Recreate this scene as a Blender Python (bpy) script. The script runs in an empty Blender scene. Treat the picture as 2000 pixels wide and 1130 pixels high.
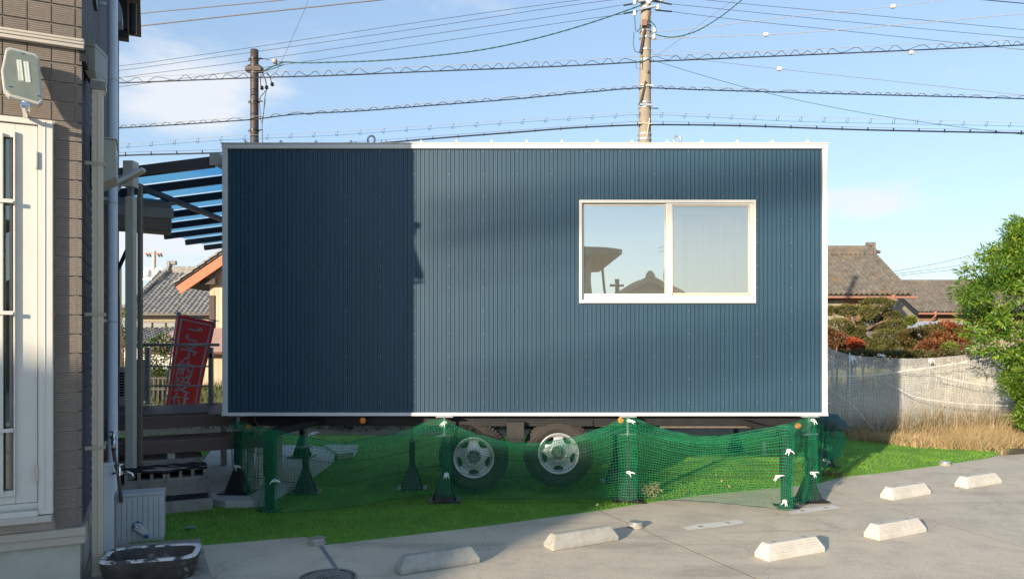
import bpy, math, random
import numpy as np
from mathutils import Vector, Matrix
random.seed(7); rng = np.random.default_rng(7)
SC = bpy.context.scene; COL = SC.collection
R = math.radians
# ------------------------------------------------------------------ camera
F_PX, CX, HY, EYE = 1450.0, 1000.0, 652.0, 1.68     # pinhole measured from the photograph (2000 px wide)
cam = bpy.data.cameras.new('camera'); cam_o = bpy.data.objects.new('camera', cam); COL.objects.link(cam_o)
cam.lens = F_PX / 2000 * 36; cam.sensor_width = 36; cam.clip_start = .05; cam.clip_end = 3000
cam.shift_y = (HY - 565) / 2000
cam_o.location = (0, 0, EYE); cam_o.rotation_euler = (R(90), 0, 0)
SC.camera = cam_o
# ------------------------------------------------------------------ light
AZ, EL = R(34), R(13.3)                 # sunlight travels towards (+sin AZ, +cos AZ), 13.3 deg down
TR = Vector((math.sin(AZ) * math.cos(EL), math.cos(AZ) * math.cos(EL), -math.sin(EL)))
sun = bpy.data.lights.new('sun', 'SUN'); sun.energy = 2.15; sun.angle = R(.55); sun.color = (1, .83, .62)
sun_o = bpy.data.objects.new('sun', sun); COL.objects.link(sun_o)
sun_o.rotation_euler = TR.to_track_quat('-Z', 'Y').to_euler(); sun_o.location = (-10, -15, 12)
world = bpy.data.worlds.new('World'); SC.world = world; world.use_nodes = True
nt = world.node_tree; nt.nodes.clear(); N = nt.nodes.new; L = nt.links.new
out = N('ShaderNodeOutputWorld'); bg = N('ShaderNodeBackground'); sky = N('ShaderNodeTexSky')
sky.sky_type = 'NISHITA'; sky.sun_disc = False; sky.sun_elevation = EL
sky.sun_rotation = math.atan2(-TR.x, -TR.y)        # direction towards the sun, from +Y clockwise
sky.air_density = 1.0; sky.dust_density = .6; sky.ozone_density = 1.3
tc = N('ShaderNodeTexCoord')
mp = N('ShaderNodeMapping'); mp.inputs['Scale'].default_value = (2.2, 2.2, 6.5); mp.inputs['Location'].default_value = (.3, 1.7, .4)
nz = N('ShaderNodeTexNoise'); nz.inputs['Scale'].default_value = 2.6; nz.inputs['Detail'].default_value = 9; nz.inputs['Roughness'].default_value = .56
nz.inputs['Distortion'].default_value = .25
L(tc.outputs['Generated'], mp.inputs['Vector']); L(mp.outputs['Vector'], nz.inputs['Vector'])
def blob(px, py, rx, ry, gain):         # where a cloud stands, as a sky direction
    d = Vector(((px - CX) / F_PX, 1, (HY - py) / F_PX)).normalized()
    sub = N('ShaderNodeVectorMath'); sub.operation = 'SUBTRACT'; L(tc.outputs['Generated'], sub.inputs[0]); sub.inputs[1].default_value = d
    sc = N('ShaderNodeVectorMath'); sc.operation = 'MULTIPLY'; L(sub.outputs[0], sc.inputs[0]); sc.inputs[1].default_value = (1 / rx, 1 / rx, 1 / ry)
    ln = N('ShaderNodeVectorMath'); ln.operation = 'LENGTH'; L(sc.outputs[0], ln.inputs[0])
    mr = N('ShaderNodeMapRange'); mr.interpolation_type = 'SMOOTHSTEP'; L(ln.outputs['Value'], mr.inputs[0])
    mr.inputs[1].default_value = 0; mr.inputs[2].default_value = 1; mr.inputs[3].default_value = gain; mr.inputs[4].default_value = 0
    return mr.outputs[0]
acc = None
for b in [(345, 185, .15, .08, .5), (250, 130, .09, .04, .3), (1690, 395, .13, .035, .3), (700, 235, .05, .02, .2), (320, 430, .2, .12, .45), (1500, 560, .3, .06, .12)]:
    o_ = blob(*b)
    if acc is None: acc = o_
    else:
        m_ = N('ShaderNodeMath'); m_.operation = 'MAXIMUM'; L(acc, m_.inputs[0]); L(o_, m_.inputs[1]); acc = m_.outputs[0]
ad = N('ShaderNodeMath'); ad.operation = 'ADD'; L(nz.outputs['Fac'], ad.inputs[0]); L(acc, ad.inputs[1])
cr = N('ShaderNodeMapRange'); cr.interpolation_type = 'SMOOTHSTEP'; L(ad.outputs[0], cr.inputs[0])
cr.inputs[1].default_value = .58; cr.inputs[2].default_value = .92; cr.inputs[3].default_value = 0; cr.inputs[4].default_value = .85
mx = N('ShaderNodeMix'); mx.data_type = 'RGBA'; L(cr.outputs[0], mx.inputs['Factor'])
gm = N('ShaderNodeGamma'); gm.inputs['Gamma'].default_value = .54; L(sky.outputs[0], gm.inputs['Color'])   # a softer fall-off from horizon to zenith, alike all round
hs = N('ShaderNodeVectorMath'); hs.operation = 'MULTIPLY'; hs.inputs[1].default_value = (.585, .68, .81); L(gm.outputs[0], hs.inputs[0])
L(hs.outputs[0], mx.inputs['A']); mx.inputs['B'].default_value = (1.62, 1.66, 1.74, 1)
L(mx.outputs['Result'], bg.inputs['Color']); bg.inputs['Strength'].default_value = .15
L(bg.outputs[0], out.inputs[0])
SC.view_settings.view_transform = 'Standard'; SC.view_settings.look = 'None'
SC.view_settings.exposure = 1.92; SC.view_settings.gamma = 1
# ------------------------------------------------------------------ helpers
def W(px, py, Y): return Vector(((px - CX) * Y / F_PX, Y, EYE - (py - HY) * Y / F_PX))
def G(px, py, z=0.):
    Y = (EYE - z) * F_PX / (py - HY); return Vector(((px - CX) * Y / F_PX, Y, z))
_m = {}
def mat(name, col, rough=.7, var=.12, scale=6., bump=0., bscale=80., metal=0., col2=None, rnd=0., spec=.4, stretch=(1, 1, 1), c2amt=.5, c2scale=3., c2w=.12):
    if name in _m: return _m[name]
    m = bpy.data.materials.new(name); m.use_nodes = True; t = m.node_tree; b = t.nodes['Principled BSDF']; n = t.nodes.new; l = t.links.new
    co = n('ShaderNodeTexCoord'); mpg = n('ShaderNodeMapping'); mpg.inputs['Scale'].default_value = stretch
    l(co.outputs['Object'], mpg.inputs[0])
    z = n('ShaderNodeTexNoise'); z.inputs['Scale'].default_value = scale; z.inputs['Detail'].default_value = 8; z.inputs['Roughness'].default_value = .65
    l(mpg.outputs[0], z.inputs['Vector'])
    rp = n('ShaderNodeValToRGB'); rp.color_ramp.elements[0].position = .3; rp.color_ramp.elements[1].position = .7
    rp.color_ramp.elements[0].color = [c * (1 - var) for c in col] + [1]; rp.color_ramp.elements[1].color = [min(1, c * (1 + var)) for c in col] + [1]
    l(z.outputs['Fac'], rp.inputs[0]); last = rp.outputs[0]
    if col2:
        z2 = n('ShaderNodeTexNoise'); z2.inputs['Scale'].default_value = c2scale; z2.inputs['Detail'].default_value = 10; z2.inputs['Roughness'].default_value = .7
        l(mpg.outputs[0], z2.inputs['Vector'])
        mr = n('ShaderNodeMapRange'); mr.inputs[1].default_value = c2amt; mr.inputs[2].default_value = c2amt + c2w; l(z2.outputs['Fac'], mr.inputs[0])
        mi = n('ShaderNodeMix'); mi.data_type = 'RGBA'; l(mr.outputs[0], mi.inputs['Factor']); l(last, mi.inputs['A']); mi.inputs['B'].default_value = (*col2, 1); last = mi.outputs['Result']
    if rnd:
        oi = n('ShaderNodeObjectInfo'); mr = n('ShaderNodeMapRange'); mr.inputs[3].default_value = 1 - rnd; mr.inputs[4].default_value = 1 + rnd; l(oi.outputs['Random'], mr.inputs[0])
        vm = n('ShaderNodeVectorMath'); vm.operation = 'SCALE'; l(last, vm.inputs[0]); l(mr.outputs[0], vm.inputs['Scale']); last = vm.outputs[0]
    l(last, b.inputs['Base Color']); b.inputs['Roughness'].default_value = rough; b.inputs['Metallic'].default_value = metal
    b.inputs['Specular IOR Level'].default_value = spec
    if bump:
        z3 = n('ShaderNodeTexNoise'); z3.inputs['Scale'].default_value = bscale; z3.inputs['Detail'].default_value = 5; l(mpg.outputs[0], z3.inputs['Vector'])
        bm_ = n('ShaderNodeBump'); bm_.inputs['Strength'].default_value = bump; bm_.inputs['Distance'].default_value = .004; l(z3.outputs['Fac'], bm_.inputs['Height']); l(bm_.outputs[0], b.inputs['Normal'])
    _m[name] = m; return m
def leafmat(name, cols, rough=.5, trans=.25, patch=(1.5, .3)):
    if name in _m: return _m[name]
    m = bpy.data.materials.new(name); m.use_nodes = True; t = m.node_tree; b = t.nodes['Principled BSDF']; n = t.nodes.new; l = t.links.new
    g = n('ShaderNodeNewGeometry'); rp = n('ShaderNodeValToRGB'); cr_ = rp.color_ramp; last = rp.outputs[0]
    while len(cr_.elements) < len(cols): cr_.elements.new(.5)
    for i, c in enumerate(cols): cr_.elements[i].position = i / (len(cols) - 1); cr_.elements[i].color = (*c, 1)
    l(g.outputs['Random Per Island'], rp.inputs[0])
    co = n('ShaderNodeTexCoord'); z = n('ShaderNodeTexNoise'); z.inputs['Scale'].default_value = patch[0]; z.inputs['Detail'].default_value = 7; z.inputs['Roughness'].default_value = .65; l(co.outputs['Object'], z.inputs[0])
    mr = n('ShaderNodeMapRange'); mr.inputs[1].default_value = .3; mr.inputs[2].default_value = .7; mr.inputs[3].default_value = 1 - patch[1]; mr.inputs[4].default_value = 1 + patch[1]; l(z.outputs['Fac'], mr.inputs[0])
    vm = n('ShaderNodeVectorMath'); vm.operation = 'SCALE'; l(last, vm.inputs[0]); l(mr.outputs[0], vm.inputs['Scale']); last = vm.outputs[0]
    l(last, b.inputs['Base Color']); b.inputs['Roughness'].default_value = rough
    b.inputs['Specular IOR Level'].default_value = .35
    tr = n('ShaderNodeBsdfTranslucent'); l(last, tr.inputs['Color']); ms = n('ShaderNodeMixShader'); ms.inputs[0].default_value = trans
    l(b.outputs[0], ms.inputs[1]); l(tr.outputs[0], ms.inputs[2]); l(ms.outputs[0], t.nodes['Material Output'].inputs[0])
    _m[name] = m; return m
def glassmat(name, refl, tint=(1, 1, 1), rough=0., haze=0.):
    m = bpy.data.materials.new(name); m.use_nodes = True; t = m.node_tree; n = t.nodes.new; l = t.links.new
    t.nodes.remove(t.nodes['Principled BSDF'])
    g = n('ShaderNodeBsdfGlossy'); g.inputs['Roughness'].default_value = rough; g.inputs['Color'].default_value = (.93, .98, .97, 1)
    tr = n('ShaderNodeBsdfTransparent'); tr.inputs['Color'].default_value = (*tint, 1)
    co = n('ShaderNodeTexCoord'); z = n('ShaderNodeTexNoise'); z.inputs['Scale'].default_value = 1.3; l(co.outputs['Object'], z.inputs['Vector'])
    bm_ = n('ShaderNodeBump'); bm_.inputs['Strength'].default_value = .06; bm_.inputs['Distance'].default_value = .02; l(z.outputs['Fac'], bm_.inputs['Height']); l(bm_.outputs[0], g.inputs['Normal'])
    ms = n('ShaderNodeMixShader'); ms.inputs[0].default_value = refl; l(tr.outputs[0], ms.inputs[1]); l(g.outputs[0], ms.inputs[2])
    df = n('ShaderNodeBsdfDiffuse'); df.inputs['Color'].default_value = (.62, .60, .54, 1); m2 = n('ShaderNodeMixShader'); m2.inputs[0].default_value = haze; l(ms.outputs[0], m2.inputs[1]); l(df.outputs[0], m2.inputs[2]); l(m2.outputs[0], t.nodes['Material Output'].inputs[0])  # pale diffuse haze mixed in to brighten the panes, imitating reflected light
    return m
def tag(o, label=None, cat=None, group=None, kind=None):
    if label: o['label'] = label
    if cat: o['category'] = cat
    if group: o['group'] = group
    if kind: o['kind'] = kind
    return o
def thing(name, label, cat, loc=(0, 0, 0), rz=0., group=None, rot=None):
    o = bpy.data.objects.new(name, None); COL.objects.link(o); o.location = loc; o.rotation_euler = rot or (0, 0, rz); o.empty_display_size = .1
    return tag(o, label, cat, group)
def copy_tree(o, parent=None):
    c = o.copy(); COL.objects.link(c)
    if parent: c.parent = parent
    for ch in list(o.children): copy_tree(ch, c)
    return c
def link(name, me, m, parent=None, smooth=False, bevel=0., loc=None, rot=None, kind=None):
    o = bpy.data.objects.new(name, me); COL.objects.link(o)
    if m and not me.materials: me.materials.append(m)
    if parent is not None: o.parent = parent
    if loc is not None: o.location = loc
    if rot is not None: o.rotation_euler = rot
    me.polygons.foreach_set('use_smooth', [bool(smooth)] * len(me.polygons))
    if bevel:
        b = o.modifiers.new('bevel', 'BEVEL'); b.width = bevel; b.segments = 2; b.limit_method = 'ANGLE'; b.angle_limit = R(40)
    if kind: o['kind'] = kind
    return o
class MB:
    def __init__(s): s.v = []; s.f = []
    def poly(s, pts, fl=None):
        k = len(s.v); s.v += [tuple(p) for p in pts]; s.f.append(tuple(range(k, k + len(pts)))); return s
    def box(s, x0, x1, y0, y1, z0, z1):
        k = len(s.v); s.v += [(x, y, z) for z in (z0, z1) for y in (y0, y1) for x in (x0, x1)]
        for f in [(0, 2, 3, 1), (4, 5, 7, 6), (0, 1, 5, 4), (2, 6, 7, 3), (0, 4, 6, 2), (1, 3, 7, 5)]: s.f.append(tuple(k + i for i in f))
        return s
    def bar(s, p, q, w, h, up=(0, 0, 1)):
        p = Vector(p); q = Vector(q); d = (q - p).normalized(); up = (0, 1, 0) if abs(d.dot(Vector(up).normalized())) > .99 else up; a = d.cross(Vector(up)).normalized() * (w / 2); b = a.cross(d).normalized() * (h / 2)
        k = len(s.v)
        for c in (p, q):
            for i, j in ((-1, -1), (1, -1), (1, 1), (-1, 1)): s.v.append(tuple(c + a * i + b * j))
        for f in [(3, 2, 1, 0), (4, 5, 6, 7), (0, 1, 5, 4), (1, 2, 6, 5), (2, 3, 7, 6), (3, 0, 4, 7)]: s.f.append(tuple(k + i for i in f))
        return s
    def prism(s, poly, ext):
        n = len(poly); k = len(s.v); e = Vector(ext)
        s.v += [tuple(p) for p in poly] + [tuple(Vector(p) + e) for p in poly]
        s.f.append(tuple(range(k + n - 1, k - 1, -1))); s.f.append(tuple(range(k + n, k + 2 * n)))
        for i in range(n): j = (i + 1) % n; s.f.append((k + i, k + j, k + n + j, k + n + i))
        return s
    def tube(s, pts, r, n=8, cap=True, closed=False):
        pts = [Vector(p) for p in pts]; m = len(pts); rr = r if hasattr(r, '__len__') else [r] * m; k = len(s.v)
        prev = None
        for i, p in enumerate(pts):
            if closed: t = pts[(i + 1) % m] - pts[i - 1]
            else: t = pts[min(i + 1, m - 1)] - pts[max(i - 1, 0)]
            t.normalize()
            if prev is None: a = t.orthogonal().normalized()
            else: a = (prev - t * prev.dot(t)); a = a.normalized() if a.length > 1e-6 else t.orthogonal().normalized()
            prev = a; b = t.cross(a)
            for j in range(n):
                th = 2 * math.pi * j / n; s.v.append(tuple(p + (a * math.cos(th) + b * math.sin(th)) * rr[i]))
        for i in range(m if closed else m - 1):
            for j in range(n):
                a0 = k + i * n + j; a1 = k + i * n + (j + 1) % n; b0 = k + ((i + 1) % m) * n + j; b1 = k + ((i + 1) % m) * n + (j + 1) % n
                s.f.append((a0, a1, b1, b0))
        if cap and not closed:
            s.f.append(tuple(k + j for j in range(n - 1, -1, -1))); s.f.append(tuple(k + (m - 1) * n + j for j in range(n)))
        return s
    def lathe(s, prof, n=24, o=(0, 0, 0), axis='Z', cap=True):
        k = len(s.v); o = Vector(o)
        for r, z in prof:
            for j in range(n):
                th = 2 * math.pi * j / n; c, d = r * math.cos(th), r * math.sin(th)
                p = (c, d, z) if axis == 'Z' else ((c, z, d) if axis == 'Y' else (z, c, d)); s.v.append(tuple(o + Vector(p)))
        for i in range(len(prof) - 1):
            for j in range(n): s.f.append((k + i * n + j, k + i * n + (j + 1) % n, k + (i + 1) * n + (j + 1) % n, k + (i + 1) * n + j))
        if cap:
            s.f.append(tuple(k + j for j in range(n))); s.f.append(tuple(k + (len(prof) - 1) * n + j for j in range(n)))
        return s
    def mesh(s, name='m'):
        me = bpy.data.meshes.new(name); me.from_pydata(s.v, [], s.f); me.validate(); me.update(); return me
    def build(s, name, m, parent=None, smooth=False, bevel=0., loc=None, rot=None, kind=None):
        return link(name, s.mesh(name), m, parent, smooth, bevel, loc, rot, kind)
def np_mesh(name, v, quads=None, tris=None):
    me = bpy.data.meshes.new(name); v = np.asarray(v, np.float32)
    me.vertices.add(len(v)); me.vertices.foreach_set('co', v.ravel())
    idx = []; st = []; tot = []; p = 0
    for a, k in ((quads, 4), (tris, 3)):
        if a is not None and len(a):
            a = np.asarray(a, np.int32); idx.append(a.ravel()); st.append(p + np.arange(len(a)) * k); tot.append(np.full(len(a), k)); p += a.size
    idx = np.concatenate(idx); st = np.concatenate(st).astype(np.int32); tot = np.concatenate(tot).astype(np.int32)
    me.loops.add(len(idx)); me.loops.foreach_set('vertex_index', idx); me.polygons.add(len(st)); me.polygons.foreach_set('loop_start', st); me.polygons.foreach_set('loop_total', tot)
    me.update(calc_edges=True); return me
def tubes_np(lines, r, n=3):
    V = []; Q = []; base = 0
    for P in lines:
        P = np.asarray(P, float); m = len(P); t = np.gradient(P, axis=0); t /= np.linalg.norm(t, axis=1, keepdims=True) + 1e-9
        ref = np.array([.13, .97, .2]); a = np.cross(t, ref); a /= np.linalg.norm(a, axis=1, keepdims=True) + 1e-9; b = np.cross(t, a)
        ring = [P + r * (a * math.cos(2 * math.pi * j / n) + b * math.sin(2 * math.pi * j / n)) for j in range(n)]
        V.append(np.stack(ring, 1).reshape(-1, 3)); i = np.arange(m - 1)[:, None] * n; j = np.arange(n)[None, :]; j2 = (j + 1) % n
        Q.append((np.stack([i + j, i + j2, i + n + j2, i + n + j], -1)).reshape(-1, 4) + base); base += m * n
    return np.concatenate(V), np.concatenate(Q)
def leaves_np(C, size, aspect=.4, up=None, seed=0, dirs=None, droop=0.):
    g = np.random.default_rng(seed); n = len(C)
    d = g.normal(size=(n, 3)) if dirs is None else dirs + g.normal(size=(n, 3)) * .45
    d[:, 2] -= droop; d /= np.linalg.norm(d, axis=1, keepdims=True)
    q = g.normal(size=(n, 3)); 
    if up is not None: q = np.cross(d, np.array([0, 0, 1.]) + g.normal(size=(n, 3)) * up)
    q -= d * (q * d).sum(1, keepdims=True); q /= np.linalg.norm(q, axis=1, keepdims=True) + 1e-9
    s = size * g.uniform(.6, 1.3, (n, 1)); w = s * aspect
    v = np.stack([C, C + d * s * .5 + q * w * .5, C + d * s, C + d * s * .5 - q * w * .5], 1).reshape(-1, 3)
    return v, np.arange(4 * n).reshape(-1, 4)
def cat_np(parts):
    V = []; Q = []; b = 0
    for v, q in parts: V.append(v); Q.append(q + b); b += len(v)
    return np.concatenate(V), np.concatenate(Q)
def interp(nodes, n):           # smooth curve through nodes (rows), n samples along arc length
    P = np.asarray(nodes, float); d = np.r_[0, np.cumsum(np.linalg.norm(np.diff(P[:, :2], axis=0), axis=1))]; t = np.linspace(0, d[-1], n)
    tang = np.gradient(P, d, axis=0); i = np.clip(np.searchsorted(d, t, side='right') - 1, 0, len(P) - 2); h = (d[i + 1] - d[i])[:, None]; u = ((t - d[i])[:, None]) / h
    return (2*u**3-3*u**2+1)*P[i] + (u**3-2*u**2+u)*h*tang[i] + (-2*u**3+3*u**2)*P[i+1] + (u**3-u**2)*h*tang[i+1]
def concrete_mat(name, base, dark, warm):
    m = bpy.data.materials.new(name); m.use_nodes = True; t = m.node_tree; b = t.nodes['Principled BSDF']; n = t.nodes.new; l = t.links.new
    co = n('ShaderNodeTexCoord')
    def noise(sc, det=8, ro=.6, dist=0., st=(1, 1, 1)):
        mp_ = n('ShaderNodeMapping'); mp_.inputs['Scale'].default_value = st; l(co.outputs['Object'], mp_.inputs[0]); z = n('ShaderNodeTexNoise'); z.inputs['Scale'].default_value = sc; z.inputs['Detail'].default_value = det; z.inputs['Roughness'].default_value = ro; z.inputs['Distortion'].default_value = dist; l(mp_.outputs[0], z.inputs[0]); return z.outputs['Fac']
    def ramp(v, a, b_, lo=0., hi=1.): r = n('ShaderNodeMapRange'); l(v, r.inputs[0]); r.inputs[1].default_value = a; r.inputs[2].default_value = b_; r.inputs[3].default_value = lo; r.inputs[4].default_value = hi; return r.outputs[0]
    def mixc(f, a, c): x = n('ShaderNodeMix'); x.data_type = 'RGBA'; l(f, x.inputs['Factor']); (l(a, x.inputs['A']) if not isinstance(a, tuple) else setattr(x.inputs['A'], 'default_value', (*a, 1))); x.inputs['B'].default_value = (*c, 1); return x.outputs['Result']
    c = mixc(ramp(noise(.55, 6, .6, .6), .38, .62), base, warm)
    c = mixc(ramp(noise(1.9, 10, .72, .4), .47, .68, 0, .7), c, dark)
    c = mixc(ramp(noise(1.2, 6, .6, .3, (.35, 2.2, 1)), .53, .66, 0, .5), c, tuple(x * .7 for x in dark))
    c = mixc(ramp(noise(9, 6, .8), .56, .68, 0, .4), c, tuple(min(1, x * 1.22) for x in base))
    c = mixc(ramp(noise(70, 3, .7), .50, .66, 0, .38), c, tuple(x * .62 for x in dark))
    c = mixc(ramp(noise(130, 2, .5), .60, .68, 0, .55), c, tuple(min(1, x * 1.5) for x in base))
    v = n('ShaderNodeTexVoronoi'); v.feature = 'DISTANCE_TO_EDGE'; v.inputs['Scale'].default_value = .42
    dm = n('ShaderNodeVectorMath'); dm.operation = 'ADD'; zz_ = n('ShaderNodeTexNoise'); zz_.inputs['Scale'].default_value = 2.5; zz_.inputs['Detail'].default_value = 6; l(co.outputs['Object'], zz_.inputs[0]); sc_ = n('ShaderNodeVectorMath'); sc_.operation = 'SCALE'; sc_.inputs['Scale'].default_value = .45; l(zz_.outputs['Color'], sc_.inputs[0]); l(co.outputs['Object'], dm.inputs[0]); l(sc_.outputs[0], dm.inputs[1]); l(dm.outputs[0], v.inputs['Vector'])
    c = mixc(ramp(v.outputs['Distance'], .0, .0022, .45, 0), c, tuple(x * .35 for x in dark))
    l(c, b.inputs['Base Color']); b.inputs['Roughness'].default_value = .92; b.inputs['Specular IOR Level'].default_value = .25
    bp_ = n('ShaderNodeBump'); bp_.inputs['Strength'].default_value = .55; bp_.inputs['Distance'].default_value = .004; l(noise(120, 6, .7), bp_.inputs['Height']); bq = n('ShaderNodeBump'); bq.inputs['Strength'].default_value = .35; bq.inputs['Distance'].default_value = .02; l(noise(3, 4), bq.inputs['Height']); l(bp_.outputs[0], bq.inputs['Normal']); l(bq.outputs[0], b.inputs['Normal'])
    return m
# ------------------------------------------------------------------ materials
M_navy = mat('navy_steel', (.022, .064, .106), .47, .10, 2.5, bump=.25, bscale=3, spec=.5, stretch=(5, 1, .35), col2=(.028, .064, .096), c2scale=2.2, c2amt=.5, c2w=.3)
M_white = mat('white_trim', (.72, .73, .72), .45, .04, 3)
M_cream = mat('cream_upvc', (.62, .61, .56), .4, .04, 4)
M_black = mat('black_steel', (.015, .016, .018), .5, .2, 10)
M_zinc = mat('galvanised', (.5, .52, .52), .38, .15, 40, metal=.7)
M_rubber = mat('tyre_rubber', (.042, .037, .033), .85, .25, 12)
M_silver = mat('silver_paint', (.50, .52, .53), .38, .08, 10, metal=.5)
M_orange = mat('orange_lens', (.85, .25, .03), .25, .1, 30)
M_conc = concrete_mat('lot_concrete', (.57, .51, .41), (.38, .345, .285), (.60, .53, .42))
M_conc2 = mat('grey_concrete', (.30, .28, .25), .92, .25, 9, .6, 120, col2=(.19, .175, .155), c2scale=5, c2amt=.52)
M_padc = mat('pale_concrete', (.46, .46, .44), .9, .12, 4, .3, 120)
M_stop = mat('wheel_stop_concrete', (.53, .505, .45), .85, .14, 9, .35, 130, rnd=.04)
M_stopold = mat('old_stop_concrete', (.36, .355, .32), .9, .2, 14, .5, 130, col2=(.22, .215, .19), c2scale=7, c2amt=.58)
M_patch = mat('patch_mortar', (.66, .64, .59), .9, .1, 12, .2, 100)
M_soil = mat('field_soil', (.11, .09, .05), .95, .35, 4, .6, 30, col2=(.07, .09, .03), c2scale=1.2)
M_turfb = mat('turf_base', (.11, .27, .04), .95, .3, 30, .5, 200)
M_turf = leafmat('turf_blades', [(.14, .31, .03), (.21, .41, .04), (.17, .36, .03), (.29, .44, .08)], .6, .35, (2.2, .42))
M_net = mat('green_net', (.003, .22, .095), .8, .15, 30)
M_wnet = mat('white_net', (.80, .80, .78), .6, .1, 30)
M_tie = mat('white_tie', (.8, .8, .8), .5, .03, 30)
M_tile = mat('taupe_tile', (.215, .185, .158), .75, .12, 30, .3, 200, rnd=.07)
M_tileside = mat('dark_side_tile', (.085, .09, .105), .75, .12, 30, .3, 200, rnd=.08)  # side wall tiles, darker and bluer than those on the front
M_grout = mat('tile_joint', (.42, .38, .33), .8, .1, 20)
M_found = mat('foundation_render', (.42, .42, .36), .9, .12, 5, .5, 90, col2=(.62, .61, .55), c2scale=5, c2amt=.62)
M_beige = mat('beige_pipe', (.55, .49, .38), .4, .05, 6)
M_taupe = mat('taupe_metal', (.19, .18, .15), .4, .05, 6)
M_whitep = mat('white_pipe', (.66, .70, .74), .4, .04, 6)
M_bronze = mat('dark_bronze', (.022, .019, .018), .4, .1, 8)
M_alum = mat('stainless_alu', (.52, .52, .48), .35, .05, 8, metal=.25)
M_deck = mat('brown_decking', (.15, .105, .09), .6, .12, 14, .2, 160, rnd=.08, stretch=(1, 8, 8))
M_greypaint = mat('grey_green_metal', (.56, .56, .50), .4, .04, 5)
M_matb = mat('black_mat', (.018, .018, .02), .75, .3, 60, .5, 200)
M_wood = mat('old_board', (.30, .26, .20), .85, .25, 6, .3, 60, stretch=(6, 6, .6), rnd=.08)
M_brownw = mat('brown_board', (.22, .13, .08), .85, .25, 6, .3, 60, stretch=(6, 6, .6), rnd=.1)
M_plaster = mat('cream_plaster', (.55, .47, .36), .9, .1, 4)
M_kawL = mat('silver_roof_tile', (.27, .265, .25), .7, .3, 5, col2=(.22, .21, .19), c2scale=9)
M_kawR = mat('weathered_roof_tile', (.16, .145, .125), .75, .4, 3, col2=(.22, .14, .075), c2scale=.7, c2amt=.56)
M_barge = mat('orange_board', (.52, .17, .09), .7, .15, 5)
M_copper = mat('copper_gutter', (.33, .16, .11), .45, .12, 10)
M_pole = mat('pole_concrete', (.29, .245, .19), .85, .12, 8)
M_polebr = mat('brown_pole_steel', (.06, .042, .038), .5, .1, 6)
M_cable = mat('black_cable', (.02, .027, .035), .6, .1, 20)
M_cabgr = mat('green_cable', (.02, .09, .08), .5, .1, 20)
M_cabwh = mat('white_cable', (.40, .38, .35), .5, .1, 20)
M_cabbr = mat('brown_wire', (.16, .13, .12), .6, .1, 20)
M_porc = mat('porcelain', (.78, .74, .68), .3, .04, 20)
M_red = leafmat('red_banner', [(.84, .07, .07), (.86, .08, .075)], .7, .22, (3, .05))
M_bwhite = mat('banner_white', (.93, .92, .92), .7, .01, 5)
M_bark = mat('bark', (.16, .11, .075), .9, .3, 14, .8, 60)
M_chrome = mat('chrome', (.75, .75, .75), .15, .05, 20, metal=1.)
M_blue = mat('blue_plastic', (.03, .15, .35), .4, .05, 20)
M_void = mat('dark_void', (.03, .028, .026), .9, .1, 5)
M_inter = mat('interior_panel', (.70, .68, .62), .8, .04, 3)
M_curt = mat('curtain', (.62, .64, .66), .85, .05, 4)
# ================================================================== GROUND
MB().poly([(-300, -150, -.03), (300, -150, -.03), (300, 700, -.03), (-300, 700, -.03)]).build('ground', M_soil, kind='structure')
lot = tag(MB().poly([(-14, -30, -.001), (26, -30, -.001), (26, 12.5, -.001), (-14, 12.5, -.001)]).build('parking_lot', M_void), kind='structure')
def line2(a, b):    # ground line through two pixels -> extended far both ways
    p, q = G(*a), G(*b); d = (q - p).normalized(); return p, d
def at_y(l, y): p, d = l; t = (y - p.y) / d.y; return Vector((p.x + d.x * t, y, 0))
JL = [line2((621, 1058), (662, 1116)), line2((1172, 997), (1480, 1130)), line2((1610, 955), (2000, 1067)), line2((1845, 908), (2000, 940))]
def slab(l, r, gapl, gapr, y0=-2.0, y1=12.4):
    def corner(ln, y, side):
        if isinstance(ln, float): return Vector((ln, y, 0))
        p = at_y(ln, y); p.x += side; return p
    mids = [y0, 4.4, 5.6, 6.8, 8.5, y1]
    m = MB(); pts = [corner(l, y0, gapl), corner(r, y0, -gapr), corner(r, y1, -gapr), corner(l, y1, gapl)]
    k = [(p.x, p.y, -.06) for p in pts]; m.prism(k, (0, 0, .06)); return m.build('concrete_slab', M_conc, lot)
slab(-14.0, JL[0], 0, .006); slab(JL[0], JL[1], .006, .006); slab(JL[1], JL[2], .006, .006); slab(JL[2], JL[3], .006, .004, y0=2.0); slab(JL[3], 26.0, .004, 0, y0=2.0); slab(-14.0, 26.0, 0, 0, -30, -2.012)
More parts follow.
